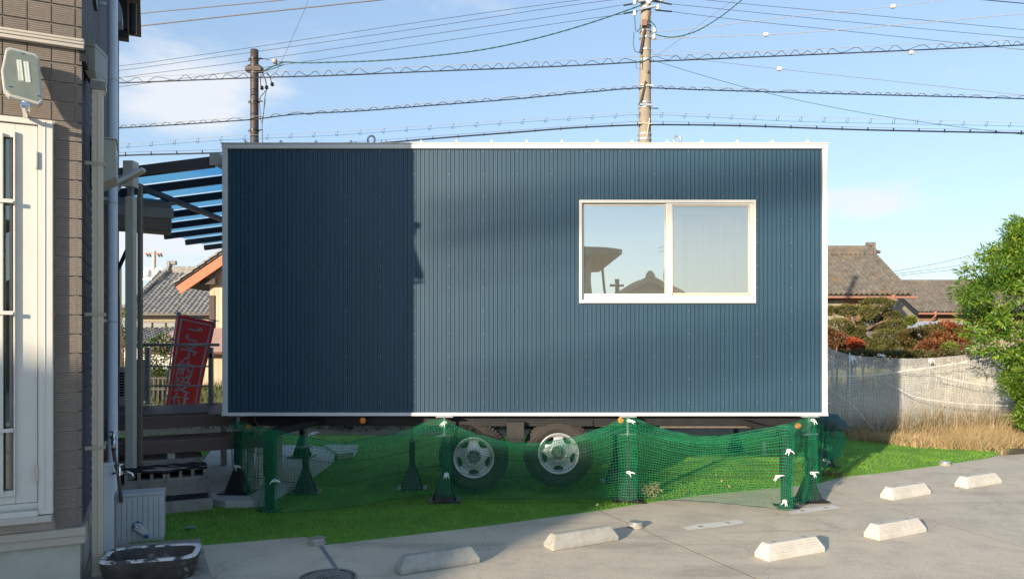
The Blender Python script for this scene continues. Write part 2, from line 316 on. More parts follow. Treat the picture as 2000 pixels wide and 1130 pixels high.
# a strip of metal edging set in the first joint
p, d = JL[0]; q0 = at_y(JL[0], 5.95); q1 = at_y(JL[0], 5.27)
tag(MB().bar(q0 + Vector((0, 0, .001)), q1 + Vector((0, 0, .001)), .022, .012).build('joint_strip', mat('blue_grey_strip', (.17, .21, .25), .5, .1, 10)), 'blue grey strip in the paving joint between drain cap and manhole', 'joint strip')
for cxp, cyp, w_, ln_, lab in ((1395, 1025, .13, .62, 'pale patch where a wheel stop was removed, in front of the green net'), (1590, 995, .13, .62, 'pale patch where a wheel stop was removed, beside the right jack stand')):
    c = G(cxp, cyp); r_ = random.Random(cxp); pts = []
    for i in range(26):
        th = i / 26 * 2 * math.pi; a = ln_ / 2 * max(-1, min(1, 1.25 * math.cos(th))) + r_.uniform(-.02, .02); b = w_ / 2 * max(-1, min(1, 1.4 * math.sin(th))) + r_.uniform(-.012, .012)
        pts.append((a, b, 0))
    o = thing('mortar_patch', lab, 'patch', (c.x, c.y, .0045), R(24), 'mortar patches left by removed wheel stops')
    MB().poly(pts).build('patch_surface', M_patch, o)
    for s in (-.15, .15): MB().lathe([(.0, .0045), (.022, .0045)], 12, (s, 0, 0), cap=False).build('bolt_plug', M_conc2, o)
# ------------------------------------------------------------------ artificial turf
edge = [(250, 1078), (345, 1068), (470, 1058), (597, 1047), (628, 1064), (700, 1056), (820, 1042), (937, 1028), (1028, 1016), (1100, 1006), (1167, 997), (1254, 983), (1366, 967), (1510, 953), (1600, 943), (1640, 932), (1740, 921), (1845, 907), (1930, 894), (1960, 885)]
EW = [G(*e) for e in edge]
poly = [(p.x, p.y) for p in EW] + [(G(1940, 878).x, G(1940, 878).y), (G(1860, 874).x, G(1860, 874).y), (G(1780, 868).x, G(1780, 868).y), (G(1650, 852).x, G(1650, 852).y), (3.0, 12.3), (-6.5, 12.3), (-6.5, 10.0), (-3.6, 7.0)]
MB().prism([(x, y, 0.001) for x, y in poly], (0, 0, .007)).build('artificial_turf', M_turfb, kind='structure')
vg = [G(*p) for p in ((1600, 856), (1650, 857), (1780, 872), (1860, 876), (1940, 880), (1960, 889), (2080, 880))]
tag(MB().poly([(p.x, p.y, .012) for p in vg] + [(26, 11, .012), (26, 40, .012), (-14, 40, .012), (-14, 12.25, .012), (3.5, 12.25, .012)]).build('field_verge', M_soil), kind='structure')
def inside(P, poly):
    x, y = P[:, 0], P[:, 1]; r_ = np.zeros(len(P), bool); n = len(poly); j = n - 1
    for i in range(n):
        xi, yi = poly[i]; xj, yj = poly[j]; c = ((yi > y) != (yj > y)) & (x < (xj - xi) * (y - yi) / (yj - yi + 1e-12) + xi); r_ ^= c; j = i
    return r_
def blades(n, box, h, w, seed, m, name, label, cat, region=poly, lean=.5, z0=.006, dens=None):
    g = np.random.default_rng(seed); P = np.stack([g.uniform(box[0], box[1], n), g.uniform(box[2], box[3], n)], 1)
    if region is not None: P = P[inside(P, region)]
    if dens is not None: P = P[g.uniform(size=len(P)) < dens(P)]
    n = len(P); P = P + g.normal(size=P.shape) * (.012 if region is not None else 0); th = g.uniform(0, 6.28, n); a = np.stack([np.cos(th), np.sin(th), 0 * th], 1); hh = g.uniform(.55, 1.25, n)[:, None] * h; ww = g.uniform(.7, 1.3, n)[:, None] * w
    B = np.c_[P, np.full(n, z0)]; ln = g.normal(size=(n, 3)) * lean * hh; ln[:, 2] = 0
    V = np.stack([B - a * ww / 2, B + a * ww / 2, B + ln + np.array([0, 0, 1.]) * hh], 1).reshape(-1, 3)
    o = link(name, np_mesh(name, V, tris=np.arange(3 * n).reshape(-1, 3)), m, kind='stuff'); return tag(o, label, cat)
blades(380000, (-6.5, 8.5, 5.5, 12.4), .021, .0075, 3, M_turf, 'turf_grass', 'bright green artificial grass blades beneath and in front of the blue trailer', 'grass', dens=lambda P: np.clip(1.25 - (P[:, 1] - 6) * .14, .3, 1))
# litter on the turf
g = np.random.default_rng(5); Pn = np.stack([g.uniform(-3.2, 6.5, 420), g.uniform(5.7, 9.5, 420)], 1); Pn = Pn[inside(Pn, poly)]
C = np.c_[Pn, np.full(len(Pn), .034)]; dd = g.normal(size=(len(C), 3)); dd[:, 2] *= .15
v1, q1 = leaves_np(C, .045, .12, seed=3, dirs=dd); C2 = C[::4] + [.1, .07, 0]; v2, q2 = leaves_np(C2, .035, .55, seed=4, dirs=dd[::4])
tag(link('leaf_litter', np_mesh('litter', *cat_np([(v1, q1), (v2, q2)])), leafmat('dry_litter', [(.45, .34, .17), (.32, .17, .08), (.5, .4, .22)], .8, .1), kind='stuff'), 'straw and dry leaves scattered over the green turf', 'leaf litter')
g = np.random.default_rng(15); n_ = 260; C = np.stack([g.uniform(.5, 6.5, n_), g.uniform(5, 8.5, n_), np.full(n_, .002)], 1); dd = g.normal(size=(n_, 3)); dd[:, 2] *= .05
v1, q1 = leaves_np(C, .012, .7, seed=3, dirs=dd)
tag(link('leaf_crumbs', np_mesh('crumbs', v1, q1), leafmat('crumbs', [(.5, .36, .2), (.36, .22, .1)], .8, .1), kind='stuff'), 'small leaf crumbs strewn over the sunlit concrete lot', 'leaf litter')
c = G(372, 1036); MB().poly([(-.055, -.02, 0), (0, -.035, 0), (.06, -.02, 0), (.045, .02, 0), (-.03, .03, 0)]).build('scrap', mat('blue_grey_scrap', (.16, .3, .33), .6)).location = (c.x, c.y, .036)
tag(bpy.data.objects['scrap'], 'small blue grey scrap lying on the turf near the hose reel box', 'scrap')
# ------------------------------------------------------------------ pale concrete pad beside the steps
def top_px(pts, z): return [tuple(G(x, y, z)) for x, y in pts]
pad = top_px([(413, 972), (440, 978), (516, 977), (560, 951), (612, 921), (649, 895), (664, 877), (600, 868), (420, 868), (395, 900)], .075)
tag(MB().prism([(x, y, 0.0) for x, y, z in pad][::1], (0, 0, .075)).build('concrete_pad', M_padc, bevel=.006), kind='structure')
sl = top_px([(632, 866), (700, 866), (690, 880), (660, 884)], .11); tag(MB().prism([(x, y, .02) for x, y, z in sl], (0, 0, .08)).build('loose_slab', M_padc, bevel=.004), 'loose pale slab at the far end of the concrete pad under the trailer', 'slab')
# ================================================================== TRAILER HOUSE
TY = 7.5; S_ = TY / F_PX
def tx(px): return (px - CX) * S_ - .13
def tz(py): return EYE - (py - HY) * S_
T = thing('trailer_house', 'dark navy corrugated trailer house with white trim and sliding window on two wheels', 'trailer house', (.13, TY, 0))
X0, X1 = tx(437), tx(1613); ZT, ZB = tz(281), tz(811); DP = 2.4
wx0, wx1, wz0, wz1 = tx(1131), tx(1475), tz(592), tz(391)
# wall core with a real opening for the window
m = MB(); t_ = .06
m.box(X0 + .02, wx0 + .012, .012, t_, ZB + .03, ZT - .03); m.box(wx1 - .012, X1 - .02, .012, t_, ZB + .03, ZT - .03); m.box(wx0 + .012, wx1 - .012, .012, t_, ZB + .03, wz0 + .012); m.box(wx0 + .012, wx1 - .012, .012, t_, wz1 - .012, ZT - .03)
m.build('front_wall', M_navy, T)
for nm, (a, b) in (('side_wall', (X0 + .01, X0 + .06)), ('side_wall', (X1 - .06, X1 - .01))): MB().box(a, b, t_ + .002, DP - .062, ZB + .03, ZT - .03).build(nm, M_navy, T)
MB().box(X0 + .01, X1 - .01, DP - .06, DP, ZB + .03, ZT - .03).build('rear_wall', M_navy, T)
MB().box(X0 + .065, X1 - .065, t_ + .003, DP - .065, ZB + .035, ZB + .1).build('floor', M_inter, T)
MB().box(X0 + .065, X1 - .065, t_ + .003, DP - .065, ZT - .22, ZT - .19).build('ceiling', M_inter, T)
MB().box(X0 + .07, X1 - .07, DP - .085, DP - .063, ZB + .102, ZT - .222).build('lining', M_inter, T)
MB().box(X1 - .085, X1 - .063, t_ + .003, DP - .09, ZB + .102, ZT - .222).build('lining', M_inter, T)
def corrug(x0, x1, z0, z1):
    P = .0433; v = []; xs = []
    k = math.floor((x0 - X0) / P)
    while X0 + k * P < x1:
        b = X0 + k * P
        for dx, dy in ((0, 0), (.0165, 0), (.0185, .0018), (.0205, 0), (.0355, 0), (.0372, .0085), (.0416, .0085)):
            x = b + dx
            if x0 <= x <= x1: xs.append((x, dy))
        k += 1
    xs = [(x0, xs[0][1])] + xs + [(x1, xs[-1][1])]
    n = len(xs); V = []; Q = []
    for z in (z0, z1):
        for x, dy in xs: V.append((x, dy, z))
    for i in range(n - 1): Q.append((i, i + 1, n + i + 1, n + i))
    return np_mesh('corrugated', V, Q)
for r4 in ((X0 + .03, wx0 - .004, ZB + .035, ZT - .045), (wx1 + .004, X1 - .03, ZB + .035, ZT - .045), (wx0 - .003, wx1 + .003, wz1 + .004, ZT - .045), (wx0 - .003, wx1 + .003, ZB + .035, wz0 - .022)):
    link('siding_panel', corrug(*r4), M_navy, T)
MB().box(wx0 - .03, wx1 + .02, -.004, .01, wz0 - .022, wz0 - .002).build('window_flashing', M_navy, T)
# screws
m = MB()
for row, z in enumerate([ZT - .075 - i * .23 for i in range(0, 12)]):
    for i in range(18):
        x = X0 + .2 + i * .346 + (0 if row % 2 == 0 else .0)
        if wx0 - .02 < x < wx1 + .02 and wz0 - .03 < z < wz1 + .02: continue
        m.lathe([(.0035, -.0035), (.0035, .001)], 6, (x, 0, z), 'Y')
m.build('screws', M_zinc, T, kind='stuff')
# trims
MB().box(X0 - .012, X1 + .012, -.03, .012, ZT - .052, ZT - .004).box(X0 - .02, X1 + .02, -.045, -.0, ZT - .004, ZT + .003).build('top_trim', M_white, T, bevel=.003)
MB().box(X0 - .012, X1 + .012, -.03, .012, ZB - .0, ZB + .032).box(X0 - .012, X1 + .012, -.036, -.03, ZB, ZB + .010).build('bottom_trim', M_white, T, bevel=.003)
for a in (X0 - .008, X1 - .04): MB().box(a, a + .048, -.024, .012, ZB + .0325, ZT - .0525).build('corner_trim', M_white, T, bevel=.003)
for a in (X0 - .008, X1 - .002): MB().box(a, a + .01, .013, DP, ZB - .0, ZT - .004).build('side_trim', M_white, T)
MB().box(X0 - .01, X1 + .01, .013, DP, ZT - .028, ZT + .001).build('roof', M_zinc, T)
rib0 = (MB().prism([(-.013, -.04, 0), (.013, -.04, 0), (.005, -.04, .025), (-.005, -.04, .025)], (0, 2.4, 0))).mesh('roof_rib')
for i in range(17):
    x = tx(482 + i * 68.3)
    link('roof_rib', rib0, M_white, T, loc=(x, 0, ZT + .004))
for px in (721, 1328):
    x = tx(px); z = ZT + .008
    m = MB().tube([(x + .036 * math.cos(a), .12 + .01 * math.sin(a), z + .062 + .046 * math.sin(a)) for a in [i / 24 * 2 * math.pi for i in range(24)]], .0105, 10, closed=True)
    m.lathe([(.03, 0), (.03, .008), (.016, .014), (.014, .022)], 16, (x, .12, z - .006)); m.build('lifting_eye', M_zinc, T, smooth=True)
# window
win = MB()
fw = .03
win.box(wx0, wx1, -.028, .05, wz1 - fw, wz1).box(wx0, wx1, -.03, .05, wz0, wz0 + .034).box(wx0, wx0 + fw * .85, -.028, .05, wz0 + .034, wz1 - fw).box(wx1 - fw * .85, wx1, -.028, .05, wz0 + .034, wz1 - fw)
win.box(wx0 + .02, wx1 - .02, -.036, -.0302, wz0 + .004, wz0 + .012)
w_o = win.build('window', M_cream, T, bevel=.002)
def sash(ax0, ax1, az0, az1, y0, y1, st, rt, rb, gm, nm):
    m = MB().box(ax0, ax0 + st[0], y0, y1, az0, az1).box(ax1 - st[1], ax1, y0, y1, az0, az1).box(ax0 + st[0], ax1 - st[1], y0, y1, az1 - rt, az1).box(ax0 + st[0], ax1 - st[1], y0, y1, az0, az0 + rb)
    m.build(nm, M_cream, w_o, bevel=.002)
    MB().box(ax0 + st[0] - .004, ax1 - st[1] + .004, y0 + .010, y0 + .014, az0 + rb - .004, az1 - rt + .004).build('glass_pane', gm, w_o)
GL = glassmat('coated_glass', .60, (.62, .66, .60), 0, .10); GR = glassmat('screened_glass', .42, (.66, .68, .62), 0, .13)
sash(wx0 + .027, tx(1308), wz0 + .036, wz1 - .036, .012, .034, (tx(1141) - wx0 - .027, .034), .018, tz(573) - wz0 - .036, GL, 'sash')
sash(tx(1300), wx1 - .027, wz0 + .036, wz1 - .033, -.018, .008, (.065, .045), .012, tz(572) - wz0 - .036, GR, 'sash')
m = MB().box(tx(1312), tx(1462), -.0225, -.0185, tz(577), tz(572.5)).box(tx(1312), tx(1462), -.0225, -.0185, tz(403), tz(401)).box(tx(1311), tx(1313), -.0225, -.0185, tz(577), tz(401)).box(tx(1461), tx(1463), -.0225, -.0185, tz(577), tz(401)); m.build('screen_frame', M_beige, w_o)
# curtain and blind seen behind the glass
m = MB(); n = 90; V = []; 
for i in range(n + 1):
    x = tx(1345) + (wx1 + .05 - tx(1345)) * i / n; y = .30 + .018 * math.sin(i * .9) + .006 * math.sin(i * 2.3); V.append((x, y))
m2 = MB()
for i in range(n): m2.poly([(V[i][0], V[i][1], wz0 - .1), (V[i + 1][0], V[i + 1][1], wz0 - .1), (V[i + 1][0], V[i + 1][1], wz1 - .09), (V[i][0], V[i][1], wz1 - .09)])
tag(m2.build('curtain', M_curt, None, loc=(.13, TY, 0)), 'pale curtain hanging inside behind the right window pane', 'curtain')
la_ = bpy.data.materials.new('lit_diffuser'); la_.use_nodes = True; lb_ = la_.node_tree.nodes['Principled BSDF']; lb_.inputs['Emission Color'].default_value = (1, .97, .9, 1); lb_.inputs['Emission Strength'].default_value = 5.0
for x_ in (tx(1150), tx(1330)): MB().box(x_, x_ + .72, 1.1, 1.22, ZT - .27, ZT - .225).build('ceiling_light', la_, T)
MB().box(wx0 + .04, wx1 - .04, .09, .14, wz1 - .085, wz1 - .045).build('roller_blind', M_white, T)
# chassis
ch = MB(); zb = ZB - .002
for y in (.12, DP - .2): ch.box(tx(476), tx(1590), y, y + .06, zb - .115, zb - .0)
for i in range(9): 
    x = tx(500) + i * (tx(1570) - tx(500)) / 8; ch.box(x - .03, x + .03, .181, DP - .201, zb - .10, zb - .003)
ch.box(tx(1000), tx(1540), .7, .76, zb - .22, zb - .12)
ch.build('chassis', M_black, T, bevel=.003)
MB().box(tx(1293), tx(1520), .105, .118, tz(838), tz(834)).box(tx(935), tx(1192), .135, .15, tz(835), tz(832)).build('frame_rail', mat('worn_steel', (.12, .10, .085), .5, .3, 20), T)
MB().box(tx(990), tx(1024), .02, .10, tz(858), tz(824)).box(tx(994), tx(1020), .03, .09, tz(866), tz(858)).build('axle_bracket', mat('bracket_steel', (.03, .03, .028), .55, .4, 60), T, bevel=.004)
MB().box(tx(925), tx(1160), .101, .119, tz(834), tz(822)).build('suspension_beam', M_black, T)
for px in (925, 1091): MB().tube([(tx(px), .25, .44), (tx(px), DP - .25, .44)], .035, 12).build('axle', M_black, T)
def leg(px_, yb, px_top):
    y = (EYE) * F_PX / (yb - HY) - TY; sc = (y + TY) / F_PX; x = (px_ - CX) * sc - .13
    z1 = EYE - (843 - HY) * sc
    m = MB().box(x - .048, x + .048, y - .048, y + .048, z1 - .55 * z1, z1).box(x - .038, x + .038, y - .038, y + .038, .012, z1 - .54 * z1)
    m.box(x - .10, x + .10, y - .09, y + .09, .008, .02)
    xt = tx(px_top); m.bar((x, y + .0, z1 - .02), (xt, .3, zb - .05), .09, .05); m.bar((x, y - .048, z1 + .004), (x, .5, z1 + .004), .098, .008)
    m.build('stabiliser_leg', M_black, T, bevel=.003)
leg(527, 997, 640); leg(1535, 990, 1440)
for px, py in ((485, 834.5), (708, 821), (1213, 820.5), (1560, 831.5)):
    y = -.02 if py < 825 else -.12
    sc = (TY + y) / F_PX; o = MB().lathe([(.0, -.006), (.012, -.006), (.026, -.001), (.031, .006), (.031, .02)], 20, (0, 0, 0), 'Y').build('marker_light', M_orange, T, smooth=False, loc=((px - CX) * sc - .13, y, EYE - (py - HY) * sc))
    MB().box(-.012, .012, .02, abs(y) + .12, -.008, .008).build('bracket', M_black, o)
# wheels
def wheel(px, py):
    y = .10; sc = (TY + y) / F_PX; x = (px - CX) * sc - .13; z = EYE - (py - HY) * sc
    Wd = bpy.data.objects.new('wheel', None); COL.objects.link(Wd); Wd.parent = T; Wd.location = (x, y, z)
    Rr = .352
    prof = [(.205, .02), (.222, .0), (.26, -.012), (.30, -.006), (.325, .012), (.343, .028), (Rr, .04), (Rr, .17), (.335, .19), (.29, .2), (.21, .19)]
    m = MB().lathe(prof, 72, axis='Y', cap=False)
    for i in range(60):
        a = i / 60 * 2 * math.pi; c, s = math.cos(a), math.sin(a); a2 = a + .032; d = .052
        for (r0, r1, y0, y1) in ((.333, Rr + .008, .012, .075), (.345, Rr + .008, .085, .125)):
            aa = [a + (.02 if y0 > .05 else 0), a + (.02 if y0 > .05 else 0) + .066]
            pts = [(r0 * math.cos(aa[0]), y0 - .0, r0 * math.sin(aa[0])), (r1 * math.cos(aa[0]), y0 + .008, r1 * math.sin(aa[0])), (r1 * math.cos(aa[0]), y1, r1 * math.sin(aa[0])), (r0 * math.cos(aa[0]), y1, r0 * math.sin(aa[0]))]
            pts2 = [(r0 * math.cos(aa[1]), y0 - .0, r0 * math.sin(aa[1])), (r1 * math.cos(aa[1]), y0 + .008, r1 * math.sin(aa[1])), (r1 * math.cos(aa[1]), y1, r1 * math.sin(aa[1])), (r0 * math.cos(aa[1]), y1, r0 * math.sin(aa[1]))]
            k = len(m.v); m.v += pts + pts2
            for f in [(0, 1, 2, 3), (7, 6, 5, 4), (0, 4, 5, 1), (1, 5, 6, 2), (2, 6, 7, 3), (3, 7, 4, 0)]: m.f.append(tuple(k + i_ for i_ in f))
    for rr, yy in ((.245, -.010), (.285, -.011)): m.tube([(rr * math.cos(a), yy, rr * math.sin(a)) for a in [i / 48 * 6.2832 for i in range(48)]], .0025, 5, closed=True)
    m.build('tyre', M_rubber, Wd, smooth=False)
    # rim: dish with five windows
    na, rs = 150, [.075, .085, .1, .112, .118, .124, .13, .136, .142, .148, .154, .16, .166, .171, .178, .186, .195, .203, .208, .212]
    ys = [-.0, .004, .012, .020, .024, .027, .03, .033, .036, .039, .041, .042, .042, .040, .03, .012, -.004, -.008, -.008, .004]
    V = [(r * math.cos(2 * math.pi * j / na), yy - .004, r * math.sin(2 * math.pi * j / na)) for r, yy in zip(rs, ys) for j in range(na)]; Q = []
    for i in range(len(rs) - 1):
        r = (rs[i] + rs[i + 1]) / 2
        for j in range(na):
            a = 360 * (j + .5) / na; da = ((a - 270 + 36) % 72) - 36
            hw = 18.5 * math.sqrt(max(0, 1 - ((.170 - r) / .046) ** 2)) if r < .17 else 0
            if r > .116 and r < .170 and abs(da) < hw: continue
            Q.append((i * na + j, (i + 1) * na + j, (i + 1) * na + (j + 1) % na, i * na + (j + 1) % na))
    me = np_mesh('rim', V, Q); o = link('rim', me, M_silver, Wd, smooth=True); so = o.modifiers.new('s', 'SOLIDIFY'); so.thickness = .005; so.offset = 0
    MB().lathe([(.19, .06), (.12, .07), (.05, .07)], 40, axis='Y', cap=False).lathe([(.203, .012), (.196, .075), (.19, .12)], 48, axis='Y', cap=False).build('brake_drum', M_black, Wd, smooth=True)
    m = MB().lathe([(.082, .0), (.07, -.004), (.06, .002), (.052, .012), (.036, .01), (.034, -.018), (.028, -.026), (.016, -.026), (.014, -.018), (0, -.018)], 32, axis='Y', cap=False); hub = m.build('hub', mat('hub_grey', (.16, .17, .165), .45, .2, 20, metal=.3), Wd, smooth=True)
    for i in range(6):
        a = i / 6 * 6.283 + .35; MB().lathe([(.0075, -.014), (.009, -.012), (.009, .006)], 6, (.066 * math.cos(a), 0, .066 * math.sin(a)), 'Y').build('lug_nut', M_zinc, hub)
wheel(925, 893); wheel(1091, 885)
# hanging cables under the left end
MB().tube([(tx(490), .1, zb), (tx(494), .06, zb - .06), (tx(500), .08, zb - .11), (tx(507), .15, zb - .1)], .006, 6).build('hose', mat('rust_hose', (.35, .12, .05), .6), T)
MB().tube([(tx(512), .1, zb), (tx(508), .06, zb - .05), (tx(498), .05, zb - .085), (tx(480), .08, zb - .07)], .003, 6).build('wire', M_cable, T)
# ================================================================== JACK STANDS
def jack(px, yb, ztop, label, t_z, seed=0, kind=0, zbase=.008):
    Yb = (EYE - zbase) * F_PX / (yb - HY) + .12; x = (px - CX) * Yb / F_PX
    o = thing('jack_stand', label, 'jack stand', (x, Yb, zbase), R(random.Random(seed).uniform(-6, 6) + (8 if kind else 0)), 'screw jack stands holding up the trailer')
    MB().box(-.16, .16, -.13, .13, 0, .010).build('base_plate', M_black, o, bevel=.002)
    h = ztop - zbase - t_z     # height of the tube
    MB().bar((0, 0, .01), (0, 0, h), .058, .058).build('tube', M_black, o, bevel=.003)
    for ax in ((1, 0), (-1, 0), (0, 1), (0, -1)):
        a = Vector((ax[0], ax[1], 0)); n_ = Vector((-ax[1], ax[0], 0)) * .003
        p = [a * .030 + Vector((0, 0, .0105)), a * .12 + Vector((0, 0, .0105)), a * .12 + Vector((0, 0, .025)), a * .030 + Vector((0, 0, .27))]
        MB().prism([q_ - n_ for q_ in p], n_ * 2).build('gusset', M_black, o)
    c_ = [(-.1, -.1), (.1, -.1), (.1, .1), (-.1, .1)]
    m = MB(); lo = [(a, b, .012) for a, b in c_]; hi = [(a * .32, b * .32, .24) for a, b in c_]
    for i in range(4): m.poly([lo[i], lo[(i + 1) % 4], hi[(i + 1) % 4], hi[i]])
    m.build('skirt', M_black, o)
    pts = [(.014 if i % 2 else .0165, h + i * (t_z - .006) / 40) for i in range(41)]
    MB().lathe(pts, 14).lathe([(.026, h - .006), (.026, h + .022), (.018, h + .026)], 12).build('screw', M_zinc, o)
    MB().tube([(-.078, -.03, h + .008), (.078, -.026, h + .014)], .0065, 8).build('handle', M_zinc, o)
    MB().box(-.085, .085, -.05, .05, t_z + h - .006, t_z + h).build('top_plate', M_zinc, o, bevel=.001)
    return o
zt = ZB - .003
jack(465, 965, zt, 'jack stand under the far left front corner of the trailer, on the pale pad', .155, 1, zbase=.083)
jack(868, 983, zt, 'jack stand left of the wheels with a white tie halfway up', .20, 2)
jack(1226, 982, zt, 'jack stand right of the wheels with dry weeds at its foot', .19, 3)
jack(1580, 982, zt, 'jack stand under the right front corner, green net stretched round it', .19, 4, 1)
jack(597, 966, zb - .118, 'jack stand behind the left black leg, long bare screw above its pyramid foot', .255, 5)
jack(805, 958, zb - .118, 'jack stand between the black leg and the left wheel, behind the net', .22, 6)
jack(1202, 945, zb - .118, 'jack stand set back just left of the stand beside the right wheel', .19, 7)
jack(590, 893, zb - .118, 'rear jack stand at the back of the pale pad', .2, 8, zbase=.083)
jack(1437, 884, zb - .118, 'rear jack stand in shade under the right half of the trailer', .2, 9)
jack(1106, 884, zb - .118, 'rear jack stand seen in the dark behind the right wheel', .2, 11)
jack(1608, 913, ZB - .05, 'rear jack stand at the right end wrapped in green net', .12, 10, 1)
# short white post on the turf
c = G(1492, 888); o = MB().box(-.022, .022, -.022, .022, 0, .17).box(-.035, .035, -.035, .035, 0, .012).build('marker_post', M_cream, None, bevel=.003); o.location = (c.x, c.y, .006); tag(o, 'short cream post standing on sunlit turf behind the net', 'post')
# ================================================================== NETS
def net_strands(top, bot, rows, cell, fold=.012, seed=0, ripple=.03, rowpow=1., sagx=0.):
    """top/bot: world nodes (x,y,z); strands follow the draped sheet between them"""
    top = np.asarray(top, float); bot = np.asarray(bot, float); g = np.random.default_rng(seed)
    Lw = np.linalg.norm(np.diff(bot[:, :2], axis=0), axis=1).sum(); n = int(Lw / cell)
    u = np.linspace(0, 1, n); m = len(top); 
    # resample both by common node parameter
    d = np.r_[0, np.cumsum(np.linalg.norm(np.diff((top + bot)[:, :2] / 2, axis=0), axis=1))]; d /= d[-1]
    def spl(P):
        tg = np.gradient(P, d, axis=0); i = np.clip(np.searchsorted(d, u, side='right') - 1, 0, m - 2); h = (d[i + 1] - d[i])[:, None]; w = (u - d[i])[:, None] / h
        return (2*w**3-3*w**2+1)*P[i] + (w**3-2*w**2+w)*h*tg[i] + (-2*w**3+3*w**2)*P[i+1] + (w**3-w**2)*h*tg[i+1]
    A, B = spl(top), spl(bot); v = np.linspace(0, 1, rows) ** rowpow
    S = A[:, None] * (1 - v[None, :, None]) + B[:, None] * v[None, :, None]
    tn = np.gradient((A + B) / 2, axis=0); tn[:, 2] = 0; tn /= np.linalg.norm(tn, axis=1, keepdims=True); nr = np.stack([tn[:, 1], -tn[:, 0], 0 * tn[:, 0]], 1)
    U, Vv = np.meshgrid(u * Lw, v, indexing='ij'); ph = g.uniform(0, 6.28, 8)
    f = ripple * (np.sin(U * 2.3 + Vv * 2.5 + ph[0]) + .6 * np.sin(U * 5.1 - Vv * 3 + ph[1]) + .35 * np.sin(U * 11.7 + Vv * 5 + ph[2])) * np.sin(Vv * math.pi * .85 + .25) + fold * np.sin(U * 23 + 3 * np.sin(U * 3 + ph[4]) + Vv * 4)
    S += nr[:, None] * f[..., None]
    along = tn[:, None] * (.012 * np.sin(Vv * 5 + U * 3.1 + ph[5]) + .008 * np.sin(U * 9 + Vv * 9 + ph[6]))[..., None]; S += along
    S[..., 2] += .008 * np.sin(U * 4.4 + Vv * 6 + ph[3]) * np.sin(Vv * math.pi); S += g.normal(size=S.shape) * cell * .035
    S[..., 2] = np.maximum(S[..., 2], .012)
    return S
def net_mesh(S, r): return tubes_np([S[i] for i in range(S.shape[0])] + [S[:, j] for j in range(S.shape[1])], r)
def tie(parent, p, s=1., seed=0, m=None):
    g = random.Random(seed); p = Vector(p); b = MB()
    b.tube([p + Vector((.018 * math.cos(a), .004, .010 * math.sin(a))) * s for a in [i / 10 * 6.283 for i in range(10)]], .0035 * s, 5, closed=True)
    for k in range(3):
        a = g.uniform(-2.8, .4); e = p + Vector((math.cos(a) * .055, -.015, math.sin(a) * .04)) * s; b.tube([p, (p + e) / 2 + Vector((0, -.008, .008)) * s, e], [.004 * s, .006 * s, .002 * s], 5)
    return b.build('tie', m or M_tie, parent)
Zn = [(457, 820, 966, 7.62), (486, 829, 988, 7.35), (527, 838, 1000, 6.93), (606, 854, 996, 7.03), (662, 864, 991, 7.12), (717, 856, 983, 7.2), (790, 841, 971, 7.28), (866, 819, 966, 7.27), (904, 838, 972, 7.3), (953, 854, 974, 7.32), (997, 863, 973, 7.33), (1046, 864, 972, 7.34), (1121, 853, 972, 7.34), (1175, 836, 973, 7.33), (1226, 815, 974, 7.27), (1273, 831, 973, 7.3), (1319, 843, 975, 7.3), (1372, 852, 978, 7.27), (1428, 848, 983, 7.15), (1490, 837, 990, 7.03), (1537, 828, 995, 6.93), (1556, 822, 987, 7.1), (1584, 814, 974, 7.34)]
top = [tuple(W(a, b, d)) for a, b, c, d in Zn]; bot = []
for a, b, c, d in Zn: bot.append(tuple(W(a, c, d)))
NET = thing('green_net', 'fine green safety net draped along the jack stands under the trailer', 'net', (0, 7.3, 0))
def sub(v): v = np.array(v); v[..., 0] -= 0; v[..., 1] -= 7.3; return v
S1 = net_strands(top, bot, 30, .0255, seed=2, rowpow=1.0, ripple=.028)
v, q = net_mesh(S1, .0014); link('mesh_sheet', np_mesh('net', sub(v), q), M_net, NET, kind='stuff')
# the doubled fold hanging behind the top edge
mid = [tuple(Vector(t) * .66 + Vector(b) * .34 + Vector((.0, .05, 0))) for t, b in zip(top, bot)]
t2 = [tuple(Vector(t) + Vector((.01, .025, -.004))) for t in top]
S2 = net_strands(t2, mid, 8, .045, seed=5, ripple=.035, rowpow=1.15)
v, q = net_mesh(S2, .0010); link('folded_sheet', np_mesh('net2', sub(v), q), M_net, NET, kind='stuff')
# bunched layers just under the top rope
bun = [tuple(Vector(t) * .86 + Vector(b) * .14 + Vector((.0, -.012, 0))) for t, b in zip(top, bot)]
S3 = net_strands(top, bun, 8, .026, seed=9, ripple=.012, rowpow=1.3)
v, q = net_mesh(S3, .0011); link('gathered_edge', np_mesh('net3', sub(v), q), M_net, NET, kind='stuff')
v, q = tubes_np([S1[:, 0], S1[:, -1], S1[:, 9] + [0, -.004, 0], S1[:, 18] + [0, -.004, 0]], .0028, 5); link('edge_rope', np_mesh('rope', sub(v), q), mat('net_rope', (.006, .09, .05), .5), NET)
def wrap(px, yt, yb, d, w0, w1, seed):
    tp = [tuple(W(px - w0, yt, d)), tuple(W(px, yt, d - .05)), tuple(W(px + w0, yt + 2, d)), tuple(W(px + w0 * .5, yt + 2, d + .09))]; bt = [tuple(W(px - w1, yb, d)), tuple(W(px, yb + 4, d - .06)), tuple(W(px + w1, yb, d)), tuple(W(px + w1 * .5, yb, d + .1))]
    S = net_strands(tp, bt, 28, .018, seed=seed, ripple=.008, fold=.01); v, q = net_mesh(S, .0012); link('wrapped_sheet', np_mesh('wrap', sub(v), q), M_net, NET, kind='stuff')
